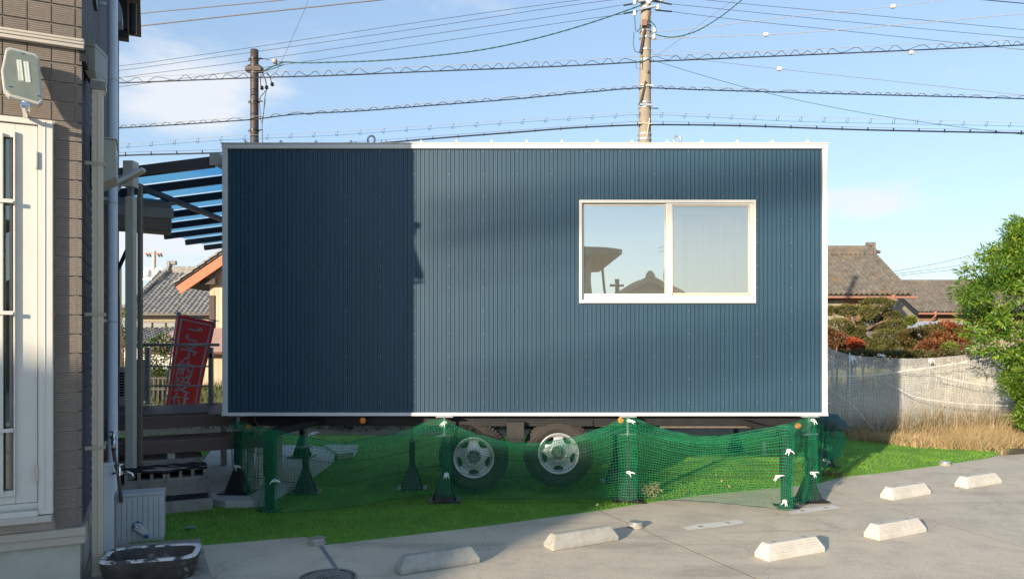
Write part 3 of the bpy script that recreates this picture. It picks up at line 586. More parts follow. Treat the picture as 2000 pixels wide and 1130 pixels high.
wrap(468, 822, 962, 7.55, 12, 17, 3); wrap(527, 840, 998, 6.9, 14, 14, 4); wrap(868, 822, 965, 7.33, 9, 11, 5); wrap(1226, 818, 972, 7.33, 15, 20, 6); wrap(1536, 832, 992, 6.9, 15, 14, 7); wrap(1582, 816, 972, 7.4, 12, 17, 8)
# from the right jack back to the rear right stand
Zr = [(1584, 814, 974, 7.36), (1592, 818, 950, 7.9), (1603, 826, 925, 8.7), (1622, 838, 905, 9.5), (1645, 842, 888, 9.9)]
S4 = net_strands([tuple(W(a, b, d)) for a, b, c, d in Zr], [tuple(W(a, c, d)) for a, b, c, d in Zr], 26, .03, seed=12, ripple=.05); v, q = net_mesh(S4, .0022); link('side_sheet', np_mesh('net4', sub(v), q), M_net, NET, kind='stuff')
Zr = [(1560, 846, 900, 9.6), (1590, 838, 903, 9.5), (1622, 836, 903, 9.4), (1645, 842, 888, 9.5)]
S5 = net_strands([tuple(W(a, b, d)) for a, b, c, d in Zr], [tuple(W(a, c, d)) for a, b, c, d in Zr], 22, .03, seed=13, ripple=.05); v, q = net_mesh(S5, .0022); link('side_sheet', np_mesh('net5', sub(v), q), M_net, NET, kind='stuff')
for i, (px, py, d) in enumerate([(461, 910, 7.4), (536, 938, 6.82), (612, 846, 7.35), (872, 925, 7.22), (868, 825, 7.2), (1229, 821, 7.2), (1228, 922, 7.2), (1541, 879, 6.82), (1519, 930, 6.85), (1533, 978, 6.8), (1588, 820, 7.28), (1587, 923, 7.3), (1612, 898, 9.0)]):
    p = W(px, py, d); p.y -= 7.3; tie(NET, p, 1.1 if d < 8 else 1.3, i)
# rolled surplus of net and dark sheet at the rear right
b_ = W(1610, 823, 8.9); m = MB(); pts = []; rr = []
for i in range(14): u = i / 13; pts.append((-.12 + u * .45, 0, .02 * math.sin(u * 5) - .05 * u)); rr.append(.1 * math.sin(math.pi * min(1, .15 + u * .95)) ** .6 * (1 + .15 * math.sin(i * 2.1)) + .01)
o = m.tube(pts, rr, 14).build('net_bundle', mat('dark_green_bundle', (.03, .08, .09), .7, .5, 14, .8, 40), None, smooth=True); o.location = b_; tag(o, 'dark rolled bundle of net tucked beneath the right end of the trailer', 'bundle')
# ------------------------------------------------------------------ white net fence on the right
WN = thing('white_net_fence', 'sagging white net strung on posts beyond the turf', 'net fence', (6, 12.2, 0))
def subw(v): v = np.array(v); v[..., 0] -= 6; v[..., 1] -= 12.2; return v
Zw = [(1520, 668, 842, 12.1), (1614, 679, 843, 12.1), (1650, 691, 843, 12.15), (1700, 697, 839, 12.2), (1760, 700, 836, 12.3), (1820, 699, 833, 12.5), (1890, 693, 826, 12.6), (1940, 688, 817, 12.6), (1990, 682, 806, 12.7), (2080, 676, 800, 12.8)]
tw = [tuple(W(a, b, d)) for a, b, c, d in Zw]; bw = [tuple(W(a, c, d)) for a, b, c, d in Zw]
S = net_strands(tw, bw, 62, .023, seed=21, ripple=.03, fold=.008); v, q = net_mesh(S, .0026); link('mesh_sheet', np_mesh('wnet', subw(v), q), M_wnet, WN, kind='stuff')
tw2 = [tuple(Vector(t) + Vector((0, .1, -.10))) for i, t in enumerate(tw)]; bw2 = [tuple(Vector(t) + Vector((0, .12, .06 * math.sin(i * 2)))) for i, t in enumerate(bw)]
S2w = net_strands(tw2, bw2, 30, .045, seed=24, ripple=.04, fold=.008); v, q = net_mesh(S2w, .0018); link('folded_sheet', np_mesh('wnet2', subw(v), q), M_wnet, WN, kind='stuff')
def seam(pts): 
    v, q = tubes_np([interp([tuple(W(a, b, 12.0)) for a, b in pts], 40) + [0, .05 * k, .008 * k] for k in (0, 1)], .003, 5); link('seam', np_mesh('seam', subw(v), q), M_wnet, WN)
seam([(1614, 735), (1700, 733), (1800, 720), (1900, 705), (1985, 690)]); seam([(1730, 746), (1790, 775), (1850, 785), (1980, 793)]); seam([(1830, 733), (1880, 745), (1970, 757)]); seam([(1625, 763), (1665, 790), (1710, 842)])
for px in (1664, ): 
    p0 = W(px, 694, 12.3); MB().tube([(p0.x - 6, p0.y - 12.2 + .08, -.2), (p0.x - 6, p0.y - 12.2 + .08, p0.z + .05)], .012, 8).build('post', M_zinc, WN)
tie(WN, subw(W(1664, 697, 12.0)), 2.4, 3); tie(WN, subw(W(1718, 693, 12.1)), 1.8, 5); tie(WN, subw(W(1818, 702, 12.2)), 1.5, 7)
# ================================================================== WHEEL STOPS
def stop_mesh(L_, hh=.115, d=.15, new=True):
    m = MB(); a = L_ / 2
    # d across: front face (towards the camera) slopes, top narrow, ends slope
    bot = [(-a, -d / 2, 0), (a, -d / 2, 0), (a, d / 2, 0), (-a, d / 2, 0)]; lo = [(-a, -d / 2, .035), (a, -d / 2, .035), (a, d / 2, .035), (-a, d / 2, .035)]
    topp = [(-a + .045, -.028, hh), (a - .045, -.028, hh), (a - .045, .045, hh), (-a + .045, .045, hh)]
    m.v += bot + lo + topp
    m.f += [(3, 2, 1, 0), (8, 9, 10, 11)]
    for b0 in (0, 4):
        for i in range(4): j = (i + 1) % 4; m.f.append((b0 + i, b0 + j, b0 + 4 + j, b0 + 4 + i))
    return m
def stop(Bp, Cp, label, mt, new=True):
    B, C = G(*Bp), G(*Cp); d = C - B; L_ = d.length; ang = math.atan2(d.y, d.x); n = Vector((-d.y, d.x, 0)).normalized(); c = (B + C) / 2 + n * .075
    o = thing('wheel_stop', label, 'wheel stop', (c.x, c.y, .001), ang, 'concrete wheel stops in the parking lot')
    stop_mesh(L_).build('block', mt, o, bevel=.004 if new else .012)
    if new:
        nv = Vector((0, -(.115 - .035), -(.075 - .028))).normalized(); 
        for s in (-1, 1):
            for k in range(4):
                f0 = .2 + k * .2; z = .035 + f0 * .08; y = -.075 + f0 * .047; x0 = .025; x1 = L_ / 2 - .05 - f0 * .02
                MB().box(min(s * x0, s * x1), max(s * x0, s * x1), y - .004, y + .006, z - .004, z + .002).build('rib', mt, o)
        for s in (-.5, .5): MB().lathe([(.016, .1152), (.013, .1156), (0, .1150)], 12, (s * L_ * .55, .008, 0), cap=False).build('bolt_cap', M_conc2, o)
stop((1502, 1097), (1612, 1077.5), 'clean white ribbed wheel stop nearest the camera, in sun', M_stop)
stop((1718, 1056), (1810, 1038.5), 'clean ribbed wheel stop in sun just right of the nearest one', M_stop)
stop((1745, 977), (1819, 964.5), 'clean ribbed wheel stop in sun behind the others, close to the turf', M_stop)
stop((1891, 954), (1957, 943), 'clean ribbed wheel stop in sun farthest to the right', M_stop)
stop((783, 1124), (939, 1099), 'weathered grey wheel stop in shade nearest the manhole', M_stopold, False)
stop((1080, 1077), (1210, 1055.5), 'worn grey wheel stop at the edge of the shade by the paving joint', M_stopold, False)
def cap_(px, py, r, label):
    c = G(px, py); o = thing('drain_cap', label, 'drain cap', (c.x, c.y, .002), 0, 'round drain caps along the turf edge')
    MB().lathe([(r * 1.12, 0), (r * 1.12, .012), (r * 1.02, .018), (r * 1.02, .026)], 28).build('collar', mat('dull_ring', (.32, .30, .26), .6, .2, 30), o, bevel=.001)
    MB().lathe([(r, .0265), (r * 1.0, .045), (r * .95, .05), (0, .0505)], 28).build('lid', mat('steel_lid', (.45, .46, .46), .35, .1, 30, metal=.6), o, smooth=False)
cap_(620, 1062, .062, 'steel drain cap at the notch in the turf, in shade'); cap_(1242, 1029, .058, 'steel drain cap on the paving joint in sun near the grey wheel stop'); cap_(1846, 908, .062, 'steel drain cap by the tip of the turf at far right')
# manhole
c = G(640, 1128); o = thing('manhole_cover', 'round cast iron manhole cover with brick pattern at the bottom edge', 'manhole cover', (c.x, c.y, .001), R(20))
RM = .185 * 1.0
MB().lathe([(RM + .018, 0), (RM + .018, .004), (RM + .004, .005), (RM + .004, 0)], 48, cap=False).build('frame', M_conc2, o)
MB().lathe([(RM, .0), (RM, .003), (0, .003)], 48).build('plate', mat('cast_iron', (.07, .068, .065), .5, .3, 20), o)
br = MB().box(-.017, .017, -.006, .006, 0, .003).mesh('lug')
for r_ in range(-9, 10):
    for k in range(-5, 6):
        x = k * .042 + (.021 if r_ % 2 else 0); y = r_ * .0185
        if x * x + y * y < (RM - .02) ** 2 and not (x * x + y * y < .07 ** 2): link('raised_lug', br, mat('worn_iron', (.24, .235, .22), .5, .2, 30), o, loc=(x, y, .003))
for rr in (.062, .045, .025): MB().lathe([(rr, .003), (rr, .006), (rr - .006, .006), (rr - .006, .003)], 30, cap=False).build('raised_ring', _m['worn_iron'], o)
# weeds
def weed(px, py, n, rad, h, cols, label, seed, z=.0):
    c = G(px, py); g = np.random.default_rng(seed); th = g.uniform(0, 6.28, n); r_ = rad * np.sqrt(g.uniform(size=n)); C = np.c_[r_ * np.cos(th), r_ * np.sin(th) * .6, g.uniform(0, h, n)]
    v, q = leaves_np(C, .05, .16, seed=seed); o = thing('weed_clump', label, 'weeds', (c.x, c.y, z)); link('leaves', np_mesh('weed', v, q), leafmat('weed_' + str(seed), cols, .7, .2), o, kind='stuff')
    m = MB()
    for i in range(14): a = g.uniform(0, 6.28); m.tube([(0, 0, 0), (rad * .4 * math.cos(a), rad * .3 * math.sin(a), h * .6), (rad * math.cos(a), rad * .6 * math.sin(a), h * g.uniform(.5, 1.3))], .0018, 3)
    m.build('stems', _m['weed_' + str(seed)], o)
straw = [(.42, .30, .16), (.30, .2, .1), (.5, .4, .24), (.2, .2, .06)]
weed(1262, 972, 420, .14, .13, straw, 'dry straw weeds at the foot of the jack stand right of the wheels', 31); weed(1208, 950, 120, .08, .12, straw, 'dry weed tuft just left of the jack stand right of the wheels', 32)
weed(1625, 930, 350, .17, .06, [(.10, .13, .03), (.3, .22, .1), (.14, .16, .05)], 'low green weeds at the turf corner beside the right jack stand', 33)
weed(1178, 862, 60, .06, .05, [(.2, .4, .03), (.3, .5, .05)], 'tiny bright green sprig behind the net right of the wheel', 34)
# ================================================================== LEFT HOUSE (its own frame: s along the front wall, t along the dark side wall)
HA = R(26); CH, SH = math.cos(HA), math.sin(HA); HC = Vector(((160 - CX) * 4.8 / F_PX, 4.8, 0))
def hw(s, t, z=0.): return Vector((HC.x + CH * s - SH * t, HC.y + SH * s + CH * t, z))
def s_of(px, off=0.):      # s on the front wall plane (t = off) seen at column px
    k = (px - CX) / F_PX; x0 = HC.x - SH * off; y0 = HC.y + CH * off; return (k * y0 - x0) / (CH - k * SH)
def t_of(px, off=0.):      # t on the side wall plane (s = off)
    k = (px - CX) / F_PX; x0 = HC.x + CH * off; y0 = HC.y + SH * off; return (x0 - k * y0) / (SH + k * CH)
def zf(px, py, off=0.): s = s_of(px, off); return EYE - (py - HY) * hw(s, off).y / F_PX
def zs(px, py, off=0.): t = t_of(px, off); return EYE - (py - HY) * hw(off, t).y / F_PX
H = thing('tiled_house', 'taupe tiled house corner with white glazed door and dark shaded side wall', 'house', HC, HA)
HTOP, TL = 6.0, 6.6; RP = .1243; zr0 = EYE      # tile course pitch; one joint lies at eye level
zb = EYE - 10 * RP                              # bottom of the tiles
s_door = s_of(104); z_dt = zf(104, 238); z_db = zf(104, 1000)
# wall core
m = MB(); m.box(-4, s_door - .01, .035, .2, z_dt + .02, HTOP).box(s_door - .01, -.022, .035, .2, zb, HTOP).box(-4, s_door - .01, .035, .2, zb, z_db - .002)
m.build('front_wall', M_grout, H)
MB().box(-.2, -.02, .201, TL, zb, HTOP).box(-4, -.201, TL - .2, TL, zb, HTOP).build('side_wall', M_grout, H)
MB().box(-4, -.2, .21, TL - .21, HTOP - .02, HTOP + .1).box(-4.2, .28, -.3, TL + .25, HTOP + .1, HTOP + .2).build('roof', M_bronze, H)
m = MB().box(-4, -.012, .012, .2, -.1, zb - .105).box(-.2, -.0121, .2001, TL, -.1, zb - .105); m.build('foundation', M_found, H)
MB().box(-4, .022, -.022, .034, zb - .052, zb - .003).box(-4, .018, -.014, .034, zb - .105, zb - .053).box(-.012, .022, .0341, TL, zb - .105, zb - .004).build('base_flashing', M_cream if False else mat('flashing_beige', (.43, .39, .32), .45, .05, 6), H, bevel=.003)
# fluted tiles
def tile(w, h, side=0, nfl=9):
    V = []; Q = []; ys = []
    prof = [(0, .012)]
    for i in range(nfl):
        z0 = .003 + (h - .006) * i / nfl; dz = (h - .006) / nfl
        prof += [(z0 + dz * .12, .0), (z0 + dz * .62, -.001), (z0 + dz * .82, .0035)]
    prof += [(h, .012)]
    g_ = .0035
    for k, (z, y) in enumerate(prof):
        zz = min(max(z, g_), h - g_) if k in (0, len(prof) - 1) else z
        V += [(g_, y, zz), (w - g_, y, zz)]
    for k in range(len(prof) - 1): Q.append((2 * k, 2 * k + 1, 2 * k + 3, 2 * k + 2))
    n = len(V)
    for k, (z, y) in enumerate(prof): V += [(g_ + .0, .014, V[2 * k][2]), (w - g_, .014, V[2 * k][2])]
    for k in range(len(prof) - 1): Q += [(2 * k, 2 * k + 2, n + 2 * k + 2, n + 2 * k), (2 * k + 1, n + 2 * k + 1, n + 2 * k + 3, 2 * k + 3)]
    V = np.array(V)
    if side: V = np.c_[-V[:, 1], V[:, 0], V[:, 2]]
    return V, np.array(Q)
cols = [s_of(p) for p in (-60, -15, 12, 57, 102, 146)]       # joint columns (measured at the band height)
cols = [s_of(146) - .1305 * k for k in range(6)][::-1]
def bands(z0, z1): return [EYE + k * RP for k in range(-10, 36) if EYE + k * RP >= z0 - .001 and EYE + (k + 1) * RP <= z1 + .001]
cw = .1305; rows_all = bands(zb, 6.0); s146 = s_of(146)
T0 = {}
def put_tiles(w, h, side, locs, stuff=False):
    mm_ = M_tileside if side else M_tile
    if stuff:
        V, Q = tile(w, h, side); P = np.array(locs); vv = (V[None] + P[:, None]).reshape(-1, 3); qq = (Q[None] + (np.arange(len(P)) * len(V))[:, None, None]).reshape(-1, 4)
        return link('siding_tiles', np_mesh('tiles', vv, qq), mm_, H, kind='stuff')
    key = (round(w, 4), side)
    if key not in T0: V, Q = tile(w, h, side); T0[key] = np_mesh('siding_tile', V, Q)
    for p in locs: link('siding_tile', T0[key], mm_, H, loc=p)
zb1, zb2 = 3.60, 3.665   # beige band on the upper wall
zband = zf(160, 88)
def ok(z): return not (z < zband + .035 and z + RP > zband - .035)
front = []; frontc = []; far = []
for z in rows_all:
    for k in range(0, 22):
        s0 = s146 - (k + 1) * cw
        if s0 + cw > s_door + .01 and s0 < s_door - .03 or False: pass
        over_door = z + RP > z_db + .01 and z < z_dt - .0
        if over_door and s0 < s_door - .02: continue
        if k == 0 and over_door: s0 = max(s0, s_door + .004)
        (front if (k < 4 and z < 4.0) else far).append((s0, .02 if False else .021, z))
    frontc.append((s146 + .002, .021, z))
vis = [p for p in front]
put_tiles(cw, RP, 0, vis); put_tiles(cw, RP, 0, far, True)
put_tiles(-.004 - s146 - .002 + .0 + .004, RP, 0, [p for p in frontc if p[2] < 4.0]); put_tiles(-s146 - .002, RP, 0, [p for p in frontc if p[2] >= 4.0], True)
sw = .2605; sn = []; sf = []
for z in rows_all:
    for k in range(int(TL / sw)):
        (sn if (k < 4 and z < 4.0) else sf).append((-.0045, .036 + k * sw, z))
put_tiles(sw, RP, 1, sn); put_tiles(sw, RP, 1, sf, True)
# beige band
m = MB(); zb_ = zband
m.box(-4, .014, -.030, .02, zb_ - .006, zb_ + .030).box(-4, .012, -.022, .02, zb_ - .030, zb_ - .0065).box(-4, .006, -.036, -.0301, zb_ + .012, zb_ + .022)
m.build('belt_trim', mat('belt_trim_beige', (.50, .46, .40), .4, .05, 6), H, bevel=.003)
MB().box(-.02, .022, .0201, .30, zb_ - .10, zb_ - .02).build('belt_trim', M_bronze, H, bevel=.003)
# ------------------------------------------------------------------ glazed door
D = thing('glazed_door', 'white framed glazed door with grille bars on the tiled house', 'door', hw(s_door, 0, z_db), HA)
def ds(px): return s_of(px) - s_door
def dz(z): return z - z_db
z_t = z_dt - z_db
def zz(py, px=60): return zf(px, py) - z_db
fr = MB()
fr.box(ds(76), 0, -.03, .06, 0, z_t).box(-1.3, ds(76) - .0005, -.03, .06, z_t - .035, z_t).box(-1.3, ds(76) - .0005, -.045, .06, -.005, .03)
fr.box(ds(90), ds(88), -.034, -.0301, .02, z_t - .01).build('frame', M_cream, D, bevel=.003)
MB().box(-1.3, -.004, -.055, .05, -.045, -.006).build('sill', mat('sill_beige', (.5, .47, .41), .45, .04, 6), D, bevel=.003)
MB().box(-1.3, ds(76) - .001, -.01, .05, .031, .075).box(-1.3, ds(76) - .001, -.022, .05, .045, .055).build('threshold', M_cream, D, bevel=.002)
lf = MB(); l0, l1 = ds(31), ds(74)
lf.box(l0, l1, -.012, .03, .078, z_t - .04).box(-1.3, l0 - .0005, -.012, .03, z_t - .12, z_t - .04).box(-1.3, l0 - .0005, -.012, .03, .078, .155)
lfo = lf.build('door_leaf', M_cream, D, bevel=.003)
MB().box(ds(28), ds(31.5), -.035, -.0125, .13, z_t - .09).box(-1.3, ds(28), -.03, -.0125, .13, .165).box(-1.3, ds(28), -.03, -.0125, z_t - .13, z_t - .09).build('glazing_bead', M_cream, lfo, bevel=.003)
MB().box(-1.3, l0, .004, .01, .15, z_t - .11).build('glass_pane', glassmat('dark_glass', .18, (.55, .62, .6)), lfo)
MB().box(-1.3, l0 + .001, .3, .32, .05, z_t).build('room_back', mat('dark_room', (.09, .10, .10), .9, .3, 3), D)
for a, b in ((ds(19), ds(25)),): MB().box(a, b, -.008, .004, .166, z_t - .131).build('stile', mat('stile_brown', (.25, .22, .18), .5), lfo)
MB().box(ds(2), ds(8.5), -.05, -.028, .15, z_t - .11).build('grille_bar', M_cream, lfo, bevel=.002)
for k in range(1, 5): MB().box(ds(2) - k * .16, ds(2) - k * .16 + .02, -.05, -.028, .15, z_t - .11).build('grille_bar', M_cream, lfo, bevel=.002)
for py in (395, 611, 838): z = zz(py, 20); MB().box(-1.3, ds(29), -.062, -.0505, z - .012, z + .012).build('grille_bar', M_cream, lfo, bevel=.002)
for py in (315, 922): z = zz(py, 72); MB().box(ds(70), ds(76), -.045, -.013, z - .055, z + .055).build('hinge', mat('hinge_beige', (.5, .43, .36), .4), D, bevel=.006)
# ------------------------------------------------------------------ LED flood light on the front wall
off = -.14; LA = thing('wall_light', 'white framed LED flood light on an arm above the door', 'lamp', hw(s_of(45, off), off, zf(45, 150, off)), HA + R(8), None)
LA.rotation_euler = (R(-16), R(6), HA + R(4))
def lz(px, py): return ((px - 46) * .0033, 0, -(py - 150) * .0032)
outl = [(13, 100), (19, 94), (60, 95), (66, 101), (80, 180), (82, 196), (77, 204), (30, 200), (20, 190), (12, 150)]
P = [Vector(lz(*p)) for p in outl]; c0 = sum(P, Vector()) / len(P)
MB().prism([p + Vector((0, -.012, 0)) for p in P][::-1], (0, .045, 0)).build('housing', mat('lamp_body', (.42, .42, .40), .45, .05, 10), LA, bevel=.008)
Pin = [c0 + (p - c0) * .9 for p in P]; MB().prism([p + Vector((0, -.018, 0)) for p in Pin][::-1], (0, .005, 0)).build('lens', glassmat('lamp_lens', .07, (.93, .96, .92), .12), LA)
MB().prism([c0 + (p - c0) * .88 + Vector((0, -.0125, 0)) for p in P][::-1], (0, -.0015, 0)).build('reflector', mat('lamp_reflector', (.22, .23, .195), .3, .15, 8), LA)
for k in (0, 1):
    x = -.016 + .036 * k
    lm_ = MB().bar((x - .016, -.0145, .10), (x + .012, -.0145, -.04), .028, .003, up=(0, 1, 0)).build('led_module', mat('led_board', (.70, .70, .64), .4), LA)
    for j in range(9):
        for i_ in (-.007, .007): f_ = (j + .5) / 9; MB().box(-.004, .004, -.002, 0, -.004, .004).build('led', mat('led_dot', (.85, .85, .78), .2), lm_, loc=(x - .016 + .028 * f_ + i_, -.016, .10 - .14 * f_))
for p in (lz(38, 103), lz(28, 180), lz(72, 186)): MB().lathe([(.006, -.022), (.006, -.012)], 10, p, 'Y').build('screw', M_chrome, LA)
MB().tube([Vector(lz(54, 204)), Vector(lz(54, 213)), Vector(lz(56, 213)) + Vector((0, .12, 0)), Vector(lz(60, 205)) + Vector((0, .16, 0))], .014, 10).box(*[v for v in (.01, .06, -.03, .03, -.21, -.19)]).build('arm', M_chrome, LA, smooth=False)
# ------------------------------------------------------------------ rain hopper and beige downpipe on the side wall
so = .080; tp = t_of(192, so); po = hw(so, tp); Ydp = po.y
def zp(py): return EYE - (py - HY) * Ydp / F_PX
DPipe = thing('downpipe', 'beige square downpipe with a grey hopper head on the side wall', 'downpipe', (po.x, po.y, -.02), HA)
MB().box(-.036, .030, -.036, .036, 0, zp(160)).box(-.004, .030, -.040, -.0362, .0, zp(165)).build('pipe', M_beige, DPipe, bevel=.008)
MB().box(-.042, .042, -.0425, .042, zp(180), zp(152)).build('sleeve', M_beige, DPipe, bevel=.01); MB().box(-.042, .042, -.0425, .042, .0, zp(1108)).build('sleeve', M_beige, DPipe, bevel=.01)
for py in (322, 614, 872):
    z = zp(py) + .02; MB().box(-.079, .036, -.044, -.0365, z - .012, z + .012).box(.0363, .044, -.044, .04, z - .012, z + .012).build('clamp', mat('clamp_beige', (.42, .37, .29), .45), DPipe, bevel=.002)
# small notches down the left edge of the pipe
m = MB()
for k in range(54): z = .5 + k * .058; m.box(-.041, -.0362, -.03, -.012, z, z + .022)
m.build('edge_lugs', M_beige, DPipe, kind='stuff')
hp = MB(); base = [(-.078, -.05), (-.016, -.05), (.045, .16), (.045, .22), (-.078, .22)]; z0, z1 = 3.465, 3.625
lo = [(a * .9, b * .9 + .01, z0 + (0 if b < .1 else -.0)) for a, b in base]
hp.prism([(a, b, z0) for a, b in base], (0, 0, z1 - z0)); hp.build('hopper_body', M_taupe, DPipe, bevel=.004)
MB().prism([(a * 1.06, b * 1.05, z1 + .001) for a, b in base], (0, 0, .03)).build('hopper_rim', M_taupe, DPipe, bevel=.004)
n_ = len(base); m = MB(); A_ = [(a * .98, b * .98, z0 - .001) for a, b in base]; B_ = [(a * .6 + .0, b * .4, z0 - .06) for a, b in base]
for i in range(n_): j = (i + 1) % n_; m.poly([A_[i], A_[j], B_[j], B_[i]])
m.poly(B_[::-1]); m.build('hopper_funnel', M_taupe, DPipe); MB().box(-.048, .048, -.05, .06, z0 - .12, z0 - .061).build('hopper_spigot', M_taupe, DPipe, bevel=.004)
# white round pipe further along
so = .10; tq = t_of(220, so); po = hw(so, tq)
WP = thing('white_pipe', 'round white pipe running the full height of the side wall', 'pipe', (po.x, po.y, .0), HA)
MB().lathe([(.041, 0), (.041, 5.9)], 20).build('pipe', M_whitep, WP, smooth=False)
for o in WP.children: o.data.polygons.foreach_set('use_smooth', [len(p.vertices) == 4 for p in o.data.polygons])
for py in (158, 396, 628): z = EYE - (py - HY) * po.y / F_PX; MB().lathe([(.0425, z - .006), (.0425, z + .006)], 20).build('joint_ring', mat('ring_grey', (.45, .48, .52), .5), WP)
for py in (18, 188, 396, 633, 870): z = EYE - (py - HY) * po.y / F_PX; MB().box(-.10, -.04, -.01, .01, z + .02, z + .045).build('bracket', M_zinc, WP)
# grey vent hood
so = .0; ta, tb = 1.35, 3.1
vh = thing('vent_hood', 'large grey metal box hood on the side wall behind the beige downpipe', 'vent hood', hw(0, 1.0, 2.86), HA)
prof = [(.003, .285), (.165, .272), (.17, .0), (.003, -.09)]
y0v = -.22; y1v = .16
m = MB().prism([(a, y0v, b) for a, b in prof], (0, y1v - y0v, 0)); m.build('hood', mat('hood_grey', (.42, .44, .39), .4, .05, 4), vh, bevel=.004)
MB().prism([(.0, y0v - .008, .286), (.175, y0v - .008, .273), (.175, y0v - .008, .282), (.0, y0v - .008, .295)], (0, y1v - y0v + .016, 0)).build('lid', _m['hood_grey'], vh)
# bluish round vent cover high up
po = hw(.0, 4.6, 0); vz = EYE - (28 - HY) * po.y / F_PX
vc = thing('vent_cover', 'small rounded metal vent cover near the eave of the house', 'vent cover', (po.x, po.y, vz), HA)
m = MB(); pr = [(.003, .16)] + [(.10 * math.sin(a), .16 - .22 * (1 - math.cos(a))) for a in [i / 8 * math.pi / 2 for i in range(1, 9)]] + [(.10, -.13), (.003, -.13)]
m.prism([(a, -.13, b) for a, b in pr], (0, .26, 0)); m.build('cover', mat('vent_blue_grey', (.33, .40, .45), .3, .05, 5, metal=.4), vh if False else vc, bevel=.002)
# dark bronze eave / gutter end at the back of the side wall
m = MB(); e0 = hw(0, 0)
zz0 = EYE - (95 - HY) * hw(.3, 5.6).y / F_PX
MB().box(.0, .15, 5.3, 5.45, zz0, zz0 + .10).box(.0, .14, 5.25, 5.45, zz0 + .101, 6.0).build('eave', M_bronze, H, bevel=.006)
MB().box(.155, .24, 5.35, 5.45, zz0 + .10, 6.0).build('gutter', M_bronze, H, bevel=.02)
for k in range(1): MB().box(-.005, .02, 1.05, 1.25, zs(190, 50), 5.6).build('pipe_cover', M_bronze, H)
# dark corrugated boards / frames lower down the side wall
MB().box(-.004, .05, 5.2, 5.9, .6, 2.6).build('shutter_case', M_bronze, H, bevel=.01)
# ------------------------------------------------------------------ second flood light on the side wall
p = W(262, 342, 6.7); fl = thing('flood_light', 'silver finned flood light tilted out from the side wall', 'lamp', p, HA); fl.rotation_euler = (R(8), R(-32), R(14))
MB().box(-.17, .10, -.09, .09, -.012, .02).build('housing', mat('flood_body', (.55, .56, .57), .4), fl, bevel=.006)
for k in range(11): MB().box(-.17 + k * .022, -.162 + k * .022, -.08, .08, .0201, .042).build('fin', mat('fin_grey', (.35, .36, .37), .4), fl)
MB().box(-.15, .085, -.07, .07, -.017, -.0121).build('lens', mat('flood_lens', (.30, .29, .24), .3), fl)
MB().bar((-.14, 0, -.02), (-.34, 0, -.10), .03, .03).build('arm', M_zinc, fl)
# ------------------------------------------------------------------ roller awning box
tq = 4.2; po = hw(0, tq); az = EYE - (418 - HY) * po.y / F_PX
aw = thing('roller_awning', 'closed taupe roller awning cassette jutting from the side wall', 'awning', (po.x, po.y, az), HA)
Yw = 8.75
def aP(px, py, Y=Yw): w_ = W(px, py, Y) - Vector((po.x, po.y, az)); return Matrix.Rotation(-HA, 3, 'Z') @ w_
a0 = aP(232, 395); a1 = aP(335, 408)
L_ = a1.x - a0.x
m = MB(); m.prism([(0.0, -.22, .19), (0.0, -.27, .10), (0.0, -.27, -.02), (0, -.22, -.19), (0, .25, -.19), (0, .25, .10)], (a1.x, 0, 0)); 
m = MB(); Q0 = [(0, -.25, .16), (0, -.25, .0), (0, -.18, -.17), (0, .2, -.17), (0, .2, .2), (0, -.15, .2)]
m.prism(Q0, (a1.x, 0, -.02)); m.build('cassette', mat('awning_taupe', (.34, .31, .27), .45, .05, 5), aw, bevel=.012)
MB().box(.0, a1.x + .02, -.27, -.245, -.045, .07).build('front_bar', mat('awning_bar', (.45, .42, .35), .4), aw, bevel=.004)
MB().box(.12, .55, -.19, -.17, -.13, -.09).build('label_plate', mat('awning_plate', (.24, .22, .20), .4), aw)
MB().tube([(.25, -.05, -.17), (.2, -.05, -.3), (.08, -.03, -.6), (.02, 0, -.7)], .022, 8).box(-.0, .08, -.06, .06, -.95, -.6).build('arm', M_bronze, aw)
# AC units behind the post
def acunit(px0, px1, py0, py1, Y, label, m_, dp=.15):
    a = W(px0, py1, Y); b = W(px1, py0, Y); w_ = b.x - a.x; h = b.z - a.z
    o = thing('air_conditioner', label, 'air conditioner', (a.x, a.y, a.z), 0)
    MB().box(0, w_, 0, dp, 0, h).build('casing', m_, o, bevel=.012)
    for k in range(9): MB().box(.02, .07, -.008, .002, h * .25 + k * h * .07, h * .25 + k * h * .07 + h * .045).build('louvre', M_void, o)
    MB().box(.0, w_, -.004, .02, -.06, -.002).build('foot', M_zinc, o)
acunit(231, 244, 716, 792, 8.55, 'pale outdoor air conditioning unit by the wall, seen end on with dark louvres', M_cream)
acunit(243, 277, 702, 783, 8.9, 'taupe outdoor air conditioning unit directly behind the canopy post', mat('ac_taupe', (.26, .25, .21), .45), .12)
